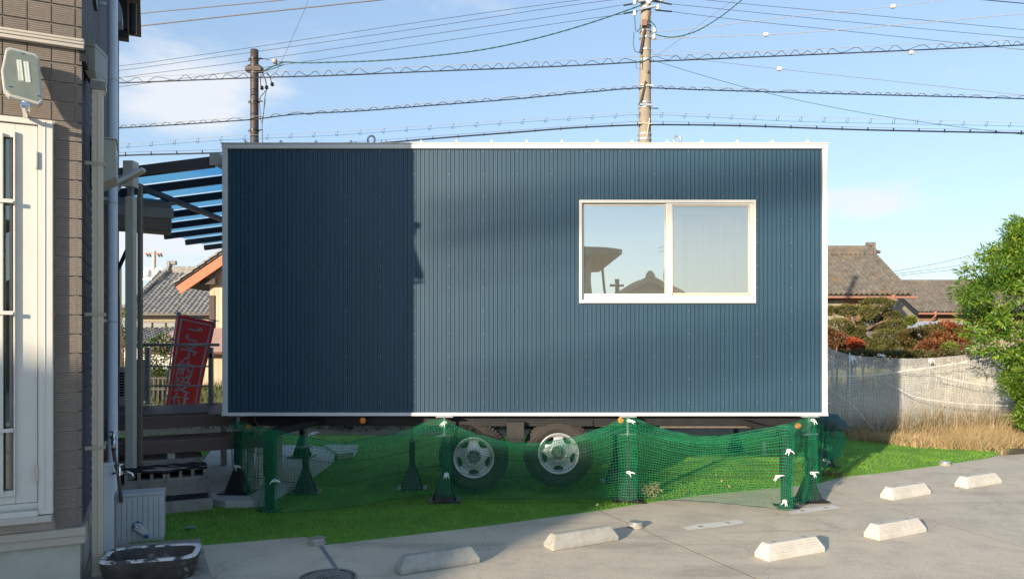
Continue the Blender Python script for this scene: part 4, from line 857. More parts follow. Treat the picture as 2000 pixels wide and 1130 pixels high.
# ------------------------------------------------------------------ water column with tap, reel box, basin
p = W(212, 1000, 5.62); st = thing('water_stand', 'white square water stand column with chrome taps', 'water stand', (p.x, p.y, 0), HA)
ztop = EYE - (910 - HY) * 5.6 / F_PX
MB().box(-.035, .035, -.035, .035, 0, ztop).build('column', M_whitep, st, bevel=.004); MB().box(-.039, .039, -.039, .039, ztop + .0005, ztop + .022).build('cap', M_whitep, st, bevel=.005)
def tap(Y, px, py, name_lab=None):
    q_ = W(px, py, Y) - Vector((p.x, p.y, 0)); q_ = Matrix.Rotation(-HA, 3, 'Z') @ q_
    m = MB(); a = Vector(q_)
    m.tube([a + Vector((-.05, 0, 0)), a + Vector((.02, 0, 0))], .009, 10).lathe([(.013, -.02), (.016, 0), (.013, .03), (.008, .045), (.008, .055)], 12, a).tube([a + Vector((.015, 0, 0)), a + Vector((.05, -.01, .004)), a + Vector((.085, -.02, -.008)), a + Vector((.1, -.024, -.04))], [.013, .011, .009, .010], 10).lathe([(.014, .056), (.014, .066)], 12, a).bar(a + Vector((-.024, -.004, .062)), a + Vector((.03, .004, .062)), .014, .01)
    return m.build('tap', M_chrome, st, smooth=True)
tap(5.6, 233, 923)
po2 = W(222, 855, 5.95); q2 = Matrix.Rotation(-HA, 3, 'Z') @ (po2 - Vector((p.x, p.y, 0)))
tb_ = MB().lathe([(.02, -.05), (.02, 0), (.014, .01), (.012, .03), (.008, .045)], 12, q2).bar(q2 + Vector((-.03, 0, .05)), q2 + Vector((.03, .0, .05)), .014, .012).tube([q2 + Vector((-.03, .0, .01)), q2 + Vector((0, 0, .01)), q2 + Vector((.0, -.03, .0))], .012, 8).build('upper_tap', M_chrome, st, smooth=True)
MB().lathe([(.018, -.075), (.02, -.051)], 12, q2).build('hose_connector', M_beige, st); MB().lathe([(.016, -.10), (.018, -.076)], 12, q2).build('hose_collar', mat('navy_plastic', (.02, .05, .1), .4), st)
e_ = Matrix.Rotation(-HA, 3, 'Z') @ (W(237, 968, 5.9) - Vector((p.x, p.y, 0)))
MB().tube([q2 + Vector((0, 0, -.10)), q2 + Vector((.012, 0, -.2)), q2 * .4 + e_ * .6, e_ + Vector((0, 0, -.05))], .014, 8).build('hose', mat('brown_hose', (.13, .09, .075), .5), st, smooth=True)
a = G(221, 1061); b = G(320, 1052); dv = (b - a).normalized(); ang = math.atan2(dv.y, dv.x)
a = G(222, 1064); Lb = (G(320, 1053) - a).length; hb = EYE - (969 - HY) * a.y / F_PX
rb = thing('hose_reel_box', 'grey white ribbed hose reel box with a blue knobbed crank', 'hose reel', a, ang)
MB().box(0, Lb, .0, .19, 0, hb - .012).build('body', mat('reel_grey', (.50, .52, .53), .6, .08, 8), rb, bevel=.006)
MB().box(-.004, Lb + .004, -.004, .194, hb - .0115, hb + .012).build('lid', _m['reel_grey'], rb, bevel=.006)
for k in range(9):
    x = .018 + k * (Lb - .03) / 8.6; MB().box(x, x + .031, -.007, -.0005, .03, hb - .016).build('panel_rib', _m['reel_grey'], rb, bevel=.003)
xk, zk = Lb * .5, hb * .42; kk = lambda px, py: ((px - 221) / 99 * Lb, -.0, (1062 - py) / 95 * hb)
a1_, b1_ = Vector(kk(268, 1027)), Vector(kk(287, 1046))
cr_ = MB().lathe([(.036, -.022), (.036, -.008)], 24, a1_, 'Y'); cr_.build('crank_hub', M_blue, rb)
d_ = (b1_ - a1_).normalized(); nn = Vector((-d_.z, 0, d_.x))
MB().prism([a1_ + nn * .033 + Vector((0, -.04, 0)), a1_ - d_ * .033 + Vector((0, -.04, 0)), a1_ - nn * .033 + Vector((0, -.04, 0)), b1_ - nn * .015 + Vector((0, -.04, 0)), b1_ + d_ * .01 + Vector((0, -.04, 0)), b1_ + nn * .015 + Vector((0, -.04, 0))], (0, .017, 0)).build('crank_arm', mat('crank_grey', (.58, .58, .58), .45), rb, bevel=.005)
for i in range(8): 
    t_ = i / 8 * 6.283; MB().box(-.004, .004, -.0415, -.0402, -.002, .002).build('slot', M_void, rb, loc=a1_ + Vector((.016 * math.cos(t_), 0, .016 * math.sin(t_))), rot=(0, -t_ + math.pi / 2, 0))
MB().lathe([(.006, -.085), (.014, -.082), (.017, -.06), (.013, -.041)], 14, b1_, 'Y').build('crank_knob', M_blue, rb, smooth=True)
# basin on its kerb
kb = [G(196, 1132), G(411, 1130, 0), G(392, 1063), G(205, 1078)]
MB().prism([(v.x, v.y, .0) for v in [G(150, 1200), G(425, 1180), G(391, 1062), G(190, 1078)]], (0, 0, .05)).build('basin_plinth', M_conc2, bevel=.006)
tag(bpy.data.objects['basin_plinth'], 'stained low concrete plinth carrying the dark wash basin', 'plinth')
zbn = .175
c1 = G(222, 1112, zbn); c2 = G(371, 1095, zbn); mid_ = G(297, 1085, zbn)
BA = thing('wash_basin', 'dark stone wash basin with a chipped white painted rim', 'basin', (mid_.x, mid_.y, .05), R(15))
def ring(a, b, z, n=36, e=5.0, dx=0):
    o_ = []
    for i in range(n):
        th = i / n * 2 * math.pi; c, s = math.cos(th), math.sin(th); o_.append((dx + a * math.copysign(abs(c) ** (2 / e), c), b * math.copysign(abs(s) ** (2 / e), s), z))
    return o_
rings = [ring(.27, .16, .0), ring(.29, .18, .07), ring(.300, .19, .135), ring(.296, .186, .15), ring(.272, .160, .151), ring(.262, .152, .14), ring(.245, .14, .05), ring(.22, .12, .02)]
m = MB(); n = 36
for r_ in rings: m.v += r_
for i in range(len(rings) - 1):
    for j in range(n): m.f.append((i * n + j, i * n + (j + 1) % n, (i + 1) * n + (j + 1) % n, (i + 1) * n + j))
m.f.append(tuple(7 * n + j for j in range(n)))
bm_ = mat('basin_stone', (.045, .040, .037), .6, .5, 10, .6, 50, col2=(.34, .33, .32), c2scale=6, c2amt=.6)
m.build('bowl', bm_, BA, smooth=True)
m = MB(); rr = [ring(.3005, .1905, .139), ring(.2975, .1875, .1525), ring(.270, .158, .1535), ring(.2635, .1535, .144)]
for r_ in rr: m.v += r_
for i in range(3):
    for j in range(n): 
        m.f.append((i * n + j, i * n + (j + 1) % n, (i + 1) * n + (j + 1) % n, (i + 1) * n + j))
m.build('rim', mat('chipped_rim', (.60, .60, .60), .7, .12, 20, .4, 60, col2=(.06, .055, .05), c2scale=9, c2amt=.50, c2w=.05), BA, smooth=True)
# ================================================================== STEPS AND DECK
def hframe(name, label, cat, loc): return thing(name, label, cat, loc, HA)
A = G(416, 996); ST = hframe('concrete_steps', 'grey concrete steps with black rubber mats below the deck', 'steps', A)
MB().box(-1.15, 0, 0, 1.35, 0, .115).build('bottom_step', M_conc2, ST, bevel=.006)
MB().box(-1.3, -.015, .30, 1.35, .1155, .25).build('middle_step', M_conc2, ST, bevel=.006)
MB().box(-1.35, -.05, .62, 1.9, .2505, .42).build('top_step', M_conc2, ST, bevel=.006)
MB().box(-.80, -.03, .05, .27, .1155, .124).build('rubber_mat', M_matb, ST, bevel=.002)
for k in range(7): MB().box(-.76 + k * .105, -.69 + k * .105, .12, .2, .1241, .128).build('mat_pad', M_matb, ST)
# hollow blocks lying on the middle step
bw_ = .36; zb0 = .2505
for i in range(2):
    x0 = -.035 - (i + 1) * bw_ - i * .004; m = MB(); bh = .125
    m.box(x0, x0 + bw_ - .002, .34, .60, zb0, zb0 + .028).box(x0, x0 + bw_ - .002, .34, .60, zb0 + bh - .03, zb0 + bh)
    for k in range(4): xx = x0 + k * (bw_ - .002 - .028) / 3; m.box(xx, xx + .028, .3405, .5995, zb0 + .0275, zb0 + bh - .0295)
    tb = m.build('block', M_conc2, None); me_ = tb; tb.parent = None
    tb.location = A; tb.rotation_euler = (0, 0, HA); tb.name = 'hollow_block'
    tag(tb, ('hollow concrete block on the steps, the right one with the cleaner end', 'hollow concrete block on the steps, the left one under the mat fold')[i], 'concrete block', 'hollow blocks laid along the steps')
    MB().box(x0 + .01, x0 + bw_ - .01, .55, .58, zb0 + .029, zb0 + bh - .031).build('core_back', M_void, tb)
V = []; nx, ny = 40, 10
for i in range(nx + 1):
    for j in range(ny + 1):
        u, v_ = i / nx, j / ny; x = -.83 + u * .80; y = .325 + v_ * .24; z = zb0 + .130 + .012 * math.sin(u * 9) * (1 - v_) + .004 * math.sin(u * 31 + v_ * 7)
        if u < .08: z -= (.08 - u) * 1.5
        if v_ < .12: z -= (.12 - v_) * .25; 
        V.append((x, y, z))
Q = [(i * (ny + 1) + j, (i + 1) * (ny + 1) + j, (i + 1) * (ny + 1) + j + 1, i * (ny + 1) + j + 1) for i in range(nx) for j in range(ny)]
o = link('doormat', np_mesh('mat', V, Q), M_matb, None); o.modifiers.new('s', 'SOLIDIFY').thickness = .014; o.location = A; o.rotation_euler = (0, 0, HA); tag(o, 'wavy black rubber mat draped over the hollow blocks', 'mat')
m = MB()
for k in range(14): m.box(-.78 + k * .053, -.76 + k * .053, .3235, .3255, zb0 + .112, zb0 + .122)
# deck
zd = EYE - (806.5 - HY) * 8.0 / F_PX; Bd = W(437, 806.5, 8.0); DK = hframe('deck', 'dark brown composite deck with a lower step at the trailer entrance', 'deck', (Bd.x, Bd.y, 0))
for k in range(9): MB().box(-1.55, .25, .0 + k * .148, .143 + k * .148, zd - .028, zd).build('deck_board', M_deck, DK, bevel=.002)
def fh(py0, py1, Y): return (py1 - py0) * Y / F_PX
MB().box(-1.55, .25, -.022, -.001, zd - .028 - .10, zd - .001).build('fascia_board', M_deck, DK, bevel=.002)
zs_ = zd - .218
for k in range(3): MB().box(-1.55, .42, -.30 + k * .148, -.157 + k * .148, zs_ - .028, zs_).build('step_board', M_deck, DK, bevel=.002)
MB().box(-1.55, .42, -.322, -.301, zs_ - .128, zs_ - .001).build('fascia_board', M_deck, DK, bevel=.002)
edgem = mat('worn_edge', (.42, .30, .25), .6, .3, 30)
MB().box(-1.5, .24, -.0245, -.0222, zd - .004, zd - .0015).box(-1.5, .4, -.3245, -.3222, zs_ - .004, zs_ - .0015).build('worn_edge', edgem, DK)
for k in range(3): MB().box(.18, .23, .0 + k * .5, .46 + k * .5, zd + .001, zd + .12).build('kerb_board', M_deck, DK, bevel=.002)
lgm = mat('post_cream', (.58, .57, .49), .45, .05, 5)
for x, y, zb1_ in ((-1.2, -.24, .42), (-.52, -.24, .42), (.36, -.26, .078), (.28, .05, .078), (.24, .6, .078), (.1, 1.2, .078), (.62, .9, .078), (.62, .3, .078)):
    zt_ = zs_ - .029 if y < 0 else zd - .029
    m = MB().box(x - .035, x + .035, y - .035, y + .035, zb1_, zt_)
    for q in (-.022, -.004, .014): m.box(x + q, x + q + .008, y - .039, y - .0352, zb1_, zt_)
    m.build('leg', lgm, DK, bevel=.002)
MB().bar((.2, .9, zd - .1), (.75, 1.0, .2), .03, .03).build('brace', M_alum, DK)
V = []; m = MB(); 
o = thing('deck_mat', 'brown grid doormat on the front edge of the deck', 'mat', (Bd.x, Bd.y, zd), HA)
MB().box(-.98, -.15, .03, .17, .001, .008).build('backing', M_matb, o); gm = mat('mat_brown', (.20, .15, .11), .8, .2, 30)
for k in range(16):
    for r_ in range(3): MB().box(-.97 + k * .051, -.93 + k * .051, .036 + r_ * .044, .068 + r_ * .044, .0081, .014).build('mat_pad', gm, o)
# railing
RY = 9.05; RL = thing('railing', 'low grey metal railing at the back of the deck', 'railing', (W(350, 788, RY).x, RY, zd), R(0))
def rx(px): return (px - 350) * RY / F_PX
def rz(py): return (EYE - (py - HY) * RY / F_PX) - zd
for px in (289, 412): MB().box(rx(px) - .026, rx(px) + .026, -.02, .02, 0, rz(678)).build('post', M_alum, RL, bevel=.003); MB().box(rx(px) - .055, rx(px) + .055, -.05, .05, .0, .018).build('foot_plate', M_alum, RL, bevel=.003)
MB().box(rx(411), rx(415), -.03, -.0205, rz(698), rz(690)).build('slot', M_void, RL)
MB().tube([(rx(262), 0, rz(673)), (rx(428), 0, rz(673))], .018, 10).build('top_rail', M_alum, RL, smooth=True)
for py in (715, 753): MB().tube([(rx(291), 0, rz(py)), (rx(411), 0, rz(py))], .010, 8).build('rail', M_alum, RL, smooth=True)
# ================================================================== CANOPY
Yp = (EYE - .25) * F_PX / (940 - HY); cp = Vector(((255.5 - CX) * Yp / F_PX, Yp, .25))
CN = thing('canopy', 'dark framed canopy with blue polycarbonate roof between house and trailer', 'canopy', cp)
zpt = EYE - (366 - HY) * Yp / F_PX - .25
MB().box(-.038, .042, -.035, .035, 0, zpt - .09).build('post', M_greypaint, CN, bevel=.003)
MB().box(-.05, .05, -.055, .055, zpt - .0, zpt + .25).build('post_bracket', M_greypaint, CN, bevel=.003); MB().box(-.02, .02, -.03, .03, zpt - .1, zpt + .01).build('post_bolt', M_zinc, CN); MB().lathe([(.008, -.056), (.008, -.05)], 8, (0, 0, zpt - .14), 'Y').build('bolt_head', M_zinc, CN)
MB().box(-.0, .036, .12, .17, 0, 2.9).build('rear_post', M_taupe, CN, bevel=.003)
Cc = W(418, 306, 7.72) - cp; sl_ = .12; xl = -1.65; yl = 5.6; dcn = mat('canopy_bronze', (.10, .10, .105), .4, .1, 8)
def cz(x): return Cc.z + (x - Cc.x) * sl_ * 1.05
def cbeam(y, w_, h, nm, x0=xl, x1=None, dz=0): 
    x1 = Cc.x if x1 is None else x1
    return MB().bar((x0, Cc.y + y, cz(x0) - h / 2 + dz), (x1, Cc.y + y, cz(x1) - h / 2 + dz), w_, h).build(nm, dcn, CN, bevel=.004)
cbeam(0, .06, .11, 'front_beam'); 
for k in range(1, 8): cbeam(.74 * k, .05, .085, 'purlin', dz=-.02, x1=Cc.x + .08)
MB().bar((Cc.x + .04, Cc.y - .03, cz(Cc.x) - .03), (Cc.x + .04, Cc.y + yl, cz(Cc.x) - .03), .06, .13).build('side_beam', M_greypaint, CN, bevel=.006)
MB().box(Cc.x - .03, Cc.x + .075, -.05 + Cc.y, -.032 + Cc.y, cz(Cc.x) - .10, cz(Cc.x) + .035).build('end_cap', M_greypaint, CN, bevel=.006)
xb = W(352, 390, 9.0).x - cp.x; MB().bar((xb, Cc.y + .1, cz(xb) - .14), (xb, Cc.y + yl, cz(xb) - .14), .05, .06).build('cross_beam', dcn, CN)
pm = bpy.data.materials.new('blue_polycarbonate'); pm.use_nodes = True; b_ = pm.node_tree.nodes['Principled BSDF']; b_.inputs['Base Color'].default_value = (.30, .62, .86, 1); b_.inputs['Transmission Weight'].default_value = 0; b_.inputs['Roughness'].default_value = .1
tr_ = pm.node_tree.nodes.new('ShaderNodeBsdfTransparent'); tr_.inputs[0].default_value = (.42, .72, .90, 1); ms_ = pm.node_tree.nodes.new('ShaderNodeMixShader'); ms_.inputs[0].default_value = .88; pm.node_tree.links.new(b_.outputs[0], ms_.inputs[1]); pm.node_tree.links.new(tr_.outputs[0], ms_.inputs[2]); pm.node_tree.links.new(ms_.outputs[0], pm.node_tree.nodes['Material Output'].inputs[0])
for k in range(7):
    y0_, y1_ = Cc.y + .74 * k + .03, Cc.y + .74 * (k + 1) - .025
    MB().prism([(xl, y0_, cz(xl) - .006), (Cc.x, y0_, cz(Cc.x) - .006), (Cc.x, y1_, cz(Cc.x) - .006), (xl, y1_, cz(xl) - .006)], (0, 0, .004)).build('roof_panel', pm, CN)
# ================================================================== BANNER
BY = 10.3; bb = W(322, 792, BY); BN = thing('banner', 'red vertical banner with white Japanese lettering leaning on its pole', 'banner', (bb.x, BY, 0)); 
def bp(px, py): v = W(px, py, BY); return (v.x - bb.x, v.z)
TLc, TRc, BLc, BRc = [np.array(bp(*p)) for p in ((348, 614), (421, 629), (319, 812), (382, 822))]
def cloth(u, v, off=0.):   # u across, v down
    P = (TLc * (1 - u) + TRc * u) * (1 - v) + (BLc * (1 - u) + BRc * u) * v
    y = .03 * math.sin(u * 4 + v * 3) * (.3 + v) + .012 * math.sin(u * 9 - v * 6); return (P[0], y - off, P[1])
nu, nv = 24, 60
V = [cloth(i / nu, j / nv) for j in range(nv + 1) for i in range(nu + 1)]; Q = [(j * (nu + 1) + i, j * (nu + 1) + i + 1, (j + 1) * (nu + 1) + i + 1, (j + 1) * (nu + 1) + i) for j in range(nv) for i in range(nu)]
link('cloth', np_mesh('cloth', V, Q), M_red, BN, smooth=True)
m = MB()
def strip(u0, u1, v0, v1, nn=40):
    for k in range(nn):
        a, b = k / nn, (k + 1) / nn
        if v1 - v0 > u1 - u0: q = [(u0, v0 + (v1 - v0) * b), (u1, v0 + (v1 - v0) * b), (u1, v0 + (v1 - v0) * a), (u0, v0 + (v1 - v0) * a)]
        else: q = [(u0 + (u1 - u0) * a, v1), (u0 + (u1 - u0) * b, v1), (u0 + (u1 - u0) * b, v0), (u0 + (u1 - u0) * a, v0)]
        m.poly([cloth(u, v, .004) for u, v in q])
strip(.075, .115, .032, 1); strip(.885, .925, .032, 1); strip(.115, .885, .032, .045)
m.build('border', M_bwhite, BN)
for ch_, pcx, pcy, sz in (('ご', 379, 652, 44), ('予', 369, 688, 43), ('約', 362, 721, 43), ('受', 357, 752, 42), ('付', 352, 784, 42)):
    cu = bpy.data.curves.new('t', 'FONT'); cu.body = ch_; cu.size = 1; cu.resolution_u = 3; to = bpy.data.objects.new('t', cu); COL.objects.link(to)
    bpy.context.view_layer.update(); me = bpy.data.meshes.new_from_object(to.evaluated_get(bpy.context.evaluated_depsgraph_get())); bpy.data.objects.remove(to)
    co = np.zeros(len(me.vertices) * 3); me.vertices.foreach_get('co', co); co = co.reshape(-1, 3)
    if len(co) == 0: continue
    mn, mx_ = co.min(0), co.max(0); cc = (mn + mx_) / 2; ex = max((mx_ - mn)[:2]); c_ = (co - cc) / ex
    # font cells are square: place relative to the banner's own axes
    H_ = 198.0; vcen = (pcy - 621) / H_ + .0; Wpx = 70.0; out_ = []
    ax_l = TLc + (BLc - TLc) * vcen; ax_r = TRc + (BRc - TRc) * vcen; cxw = bp(pcx, pcy)[0]; uc = (cxw - ax_l[0]) / (ax_r[0] - ax_l[0])
    szm = 33.0 * (1.04 if ch_ != 'ご' else .98)
    for p in c_: out_.append(cloth(uc + p[0] * szm * 1.02 / Wpx, vcen - p[1] * szm * .9 / H_, .005))
    base_ = np.array(out_, np.float32); polys = [tuple(p_.vertices) for p_ in me.polygons]; VV = []; FF = []
    for q_i, (ox, oz) in enumerate(((0, 0), (.004, 0), (-.004, 0), (0, .003), (0, -.003))):
        k0 = len(VV); VV += [(p_[0] + ox, p_[1] - q_i * .0004, p_[2] + oz) for p_ in base_]; FF += [tuple(k0 + i_ for i_ in f_) for f_ in polys]
    me2 = bpy.data.meshes.new('character'); me2.from_pydata(VV, [], FF); me2.update(); link('character', me2, M_bwhite, BN)
MB().tube([(bp(346, 606)[0], .02, bp(346, 606)[1]), (bp(317, 800)[0], .02, bp(317, 800)[1]), (bp(300, 905)[0], .02, .0)], .011, 8).build('pole', M_whitep, BN, smooth=True)
a, b = bp(341, 611), bp(428, 627); MB().tube([(a[0], .0, a[1]), (b[0], 0, b[1])], .006, 6).build('cross_rod', M_zinc, BN)
for u in (.03, .5, .97): c = cloth(u, -.005); MB().box(c[0] - .018, c[0] + .018, c[1] - .01, c[1] + .01, c[2] - .02, c[2] + .03).build('loop', M_whitep, BN)
for v in (.25, .52, .8): c = cloth(-.02, v); MB().box(c[0] - .05, c[0] + .02, c[1] - .006, c[1] + .006, c[2] - .012, c[2] + .012).build('loop', M_whitep, BN)
# ================================================================== BACKGROUND HOUSES
def kawara(parent, x0, x1, y_e, z_e, y_r, z_r, m_, pw=.27, pl=.25, flare=None, back=True):
    """one mesh of curved clay tiles on a plane from eave (y_e,z_e) to ridge (y_r,z_r); local x runs along the eave"""
    nc = max(2, int(round((x1 - x0) / pw))); S = math.hypot(y_r - y_e, z_r - z_e); nr = max(2, int(round(S / pl))); dy, dz = (y_r - y_e) / S, (z_r - z_e) / S
    prof = [(0, .0), (.1, .035), (.22, .055), (.34, .035), (.46, .0), (.72, -.022), (1.0, .0)]; nP = len(prof); V = []; Q = []; g = np.random.default_rng(int(abs(x0 * 10)) + 3)
    for r_ in range(nr):
        for c in range(nc):
            jx, jz = g.normal() * .006, g.normal() * .006; b = len(V)
            for e, (s_, lift) in enumerate(((r_ * pl - .03, .050), ((r_ + 1) * pl + .0, .012))):
                for px_, pz in prof:
                    zz_ = pz * 1.25 + lift + jz; V.append((x0 + c * pw + px_ * pw + jx, y_e + dy * s_ - dz * zz_, z_e + dz * s_ + dy * zz_))
            for px_, pz in prof: V.append((x0 + c * pw + px_ * pw + jx, y_e + dy * (r_ * pl - .03) - dz * (pz * 1.25 + .0 + jz), z_e + dz * (r_ * pl - .03) + dy * (pz * 1.25 + .0)))
            for i in range(nP - 1): Q.append((b + i, b + i + 1, b + nP + i + 1, b + nP + i)); Q.append((b + 2 * nP + i, b + 2 * nP + i + 1, b + i + 1, b + i))
    o = link('roof_tiles', np_mesh('kawara', V, Q), m_, parent, kind='stuff')
    MB().prism([(x0, y_e, z_e - .02), (x0, y_r, z_r - .02), (x0, y_r, z_r - .14), (x0, y_e, z_e - .14)], (x1 - x0, 0, 0)).build('roof_deck', M_bronze, parent)
    if back: MB().prism([(x0, y_r + .01, z_r - .02), (x0, 2 * y_r - y_e, z_e), (x0, 2 * y_r - y_e, z_e - .12), (x0, y_r + .01, z_r - .14)], (x1 - x0, 0, 0)).build('rear_roof', m_, parent)
    return o
def ridge(parent, x0, x1, y, z, m_, h=.4, end=True):
    m = MB(); k = 4
    for i in range(k): m.box(x0, x1, y - .14 + .02 * (i % 2), y + .14 - .02 * (i % 2), z + i * h / k, z + (i + 1) * h / k - .01)
    m.build('ridge_course', m_, parent)
    m = MB(); n = int((x1 - x0) / .27)
    for i in range(n): m.tube([(x0 + i * .27, y, z + h + .0), (x0 + i * .27 + .25, y, z + h + .0)], .085, 8)
    m.build('ridge_caps', m_, parent, kind='stuff')
    if end:
        m = MB(); cx_ = x1 if end == 1 else x0; s = 1 if end == 1 else -1
        m.prism([(cx_, y - .3, z - .1), (cx_, y + .3, z - .1), (cx_, y + .34, z + .2), (cx_, y + .2, z + .42), (cx_, y + .18, z + .62), (cx_, y, z + .7), (cx_, y - .18, z + .62), (cx_, y - .2, z + .42), (cx_, y - .34, z + .2)], (s * .14, 0, 0))
        m.tube([(cx_ - s * .3, y, z + .58), (cx_ + s * .2, y, z + .56)], .13, 10); m.tube([(cx_ + s * .05, y, z + .2), (cx_ + s * .5, y, z + .12)], [.14, .09], 8); m.build('ridge_end_tile', m_, parent)
# --- right house
HR = thing('tiled_roof_house', 'old wooden house with weathered grey brown tiled roof, nearest beyond the right net', 'house', (16.5, 39, 0))
xr = 20.97 - 16.5; kawara(HR, -5.5, xr, 0, 3.78, 4.0, 6.30, M_kawR); ridge(HR, -5.5, xr - .15, 4.0, 6.30, M_kawR, .42, 1)
m = MB()
for i in range(18): s = i / 17; m.tube([(xr - .05, 4.0 * s - .05, 3.86 + 2.52 * s), (xr - .05, 4.0 * s + .2, 3.95 + 2.52 * s)], .1, 6)
m.build('verge_tiles', M_kawR, HR, kind='stuff')
MB().box(-5, xr - .9, .75, 8, -.2, 3.6).build('wall_core', M_brownw, HR)
for i in range(70):
    x = -5 + i * .146
    if x > xr - 1.05: break
    px = (16.5 + x) / 39.7 * F_PX + CX; mm = M_brownw if 1646 < px < 1682 else M_wood; z0 = 1.2
    MB().box(x, x + .138, .70 + .004 * (i % 3), .748, -.1, 3.45).build('board', mm, HR)
MB().box(-5, xr - .85, .6, .70, 3.46, 3.62).build('eave_beam', M_brownw, HR); MB().box(xr - 1.02, xr - .86, .66, .699, -.1, 3.45).build('corner_post', M_brownw, HR)
for i in range(34): MB().box(-5 + i * .29, -4.93 + i * .29, -.02, .75, 3.63, 3.69).build('rafter', M_brownw, HR)
gt = MB().tube([(-5.5, -.14, 3.62), (xr + .25, -.14, 3.60)], .065, 8); gt.build('gutter', M_copper, HR); 
MB().tube([(xr - 1.0, -.14, 3.75), (xr - 1.0, -.14, 3.5), (xr - 1.1, .1, 3.2), (xr - 1.28, .5, 3.0), (xr - 1.28, .62, 2.8), (xr - 1.28, .62, 0)], [.1, .055, .045, .045, .045, .045], 8).build('downpipe', M_copper, HR)
# --- second right house
H2 = thing('tiled_roof_house', 'smaller tiled house with plain ridge, behind and right of the nearest old house', 'house', (30, 50, 0))
kawara(H2, -2.7, 8, 0, 3.2, 4.0, 5.35, M_kawR); ridge(H2, -2.7, 8, 4.0, 5.35, M_kawR, .2, False)
MB().box(-2.2, 8, .7, 7.5, -.2, 3.1).build('wall_core', M_brownw, H2)
m = [(-2.28, .7, -.1), (-2.28, 7.4, -.1), (-2.28, 7.4, 3.1), (-2.28, 4, 4.9), (-2.28, .7, 3.2)]
for i in range(24): y = .7 + i * .28; h_ = 3.15 + (min(y, 8 - y) - .7) * .5; MB().box(-2.30, -2.21, y, y + .265, -.1, h_).build('board', M_wood, H2)
for i in range(40): MB().box(-2.2 + i * .25, -1.965 + i * .25, .64, .69, -.1, 2.6).build('board', M_wood if i % 7 else M_brownw, H2)
MB().bar((-2.72, -.1, 3.05), (-2.72, 4, 5.2), .08, .22).build('bargeboard', M_bronze, H2)
MB().tube([(-2.7, -.13, 3.05), (8, -.13, 3.03)], .07, 8).build('gutter', M_copper, H2)
MB().tube([(-1.55, -.13, 3.2), (-1.55, -.13, 2.9), (-1.7, .2, 2.6), (-2.05, .5, 2.4), (-2.05, .55, .1)], [.11, .06, .05, .05, .05], 8).build('downpipe', M_copper, H2)
# shed roofs among the shrubs
SH1 = thing('shed', 'low shed with dark tiled roof half hidden by the cloud pruned tree', 'shed', (W(1750, 660, 30).x, 30, 0)); kawara(SH1, -1.0, 1.6, 0, 1.0, 2.6, 2.05, M_kawR, back=False); MB().box(-.8, 1.4, .2, 2.4, -.1, 1.05).build('wall', M_wood, SH1)
SH2 = thing('shed', 'pale metal roofed shed between the old house and the green tree', 'shed', (W(1800, 660, 38).x, 38, 0)); MB().prism([(-3, 0, 1.75), (-3, 2, 2.3), (3.4, 2, 2.3), (3.4, 0, 1.75)], (0, 0, .06)).build('roof', mat('pale_metal_roof', (.45, .47, .48), .4, .1, 2), SH2); MB().box(-2.8, 3.2, .2, 1.8, -.1, 1.74).build('wall', M_wood, SH2)
# --- left kawara house
HL = thing('tiled_roof_house', 'house with silvery tiled roof in two tiers, seen left of the banner', 'house', (-17, 38, 0))
kawara(HL, -3.0, 3.2, 0, 2.78, 4.0, 5.15, M_kawL); ridge(HL, -2.3, 3.2, 4.0, 5.12, M_kawL, .30, 2)
m = MB()
for i in range(20): s = i / 19; m.tube([(-2.98 + s * .6, 4.0 * s - .1, 2.9 + 2.45 * s), (-2.98 + s * .6, 4.0 * s + .22, 3.0 + 2.5 * s)], .11, 6)
m.build('verge_tiles', M_kawL, HL, kind='stuff')
MB().box(-2.6, 3.2, .8, 7, -.2, 2.7).build('wall', M_plaster, HL); MB().box(-2.6, 3.2, .70, .79, 2.35, 2.65).build('eave_beam', mat('eave_beige', (.36, .30, .22), .7), HL)
for i in range(8): w_ = MB().box(-2.4 + i * .7, -1.75 + i * .7, .68, .76, 1.95, 2.30).build('window', M_bronze, HL); MB().box(-2.36 + i * .7, -1.79 + i * .7, .665, .679, 1.99, 2.26).build('pane', mat('dull_pane', (.22, .23, .22), .25, .1, 3), w_)
kawara(HL, -3.6, 2.2, -2.4, 1.30, .6, 2.0, M_kawL, back=False); MB().box(-3.2, 2.0, -1.8, .5, -.2, 1.25).build('wall', mat('white_wall', (.72, .70, .62), .8, .06, 4), HL)
# --- orange bargeboard house
OB = W(400, 560, 24); HO = thing('gabled_house', 'cream boarded house with orange bargeboard at the trailer left edge', 'house', (OB.x, 24, 0))
def ol(px, py): v = W(px, py, 24); return v.x - OB.x, v.z
a = ol(348, 566); b = ol(440, 503); dx, dz_ = b[0] - a[0], b[1] - a[1]; e = (a[0] + dx * 2.1, a[1] + dz_ * 2.1); tn = Vector((dx, 0, dz_)).normalized(); up = Vector((-tn.z, 0, tn.x))
pa, pb = Vector((a[0], 0, a[1])), Vector((e[0], 0, e[1]))
MB().prism([pa - up * .15, pb - up * .15, pb + up * .13, pa + up * .13], (0, .05, 0)).build('bargeboard', M_barge, HO, bevel=.005)
MB().prism([pa + up * .14 + Vector((-.05, -.02, 0)), pb + up * .14, pb + up * .22, pa + up * .22], (0, 7, 0)).build('roof_deck', M_bronze, HO)
m = MB(); Ls = (pb - pa).length
for i in range(int(Ls / .24)):
    p_ = pa + tn * (i * .24) + up * (.25 + .01 * (i % 2)); m.prism([p_ + Vector((0, -.06, 0)), p_ + tn * .27 + up * -.03 + Vector((0, -.06, 0)), p_ + tn * .27 + up * .02 + Vector((0, -.06, 0)), p_ + up * .05 + Vector((0, -.06, 0))], (0, 7, 0))
m.build('roof_tiles', M_kawL, HO, kind='stuff')
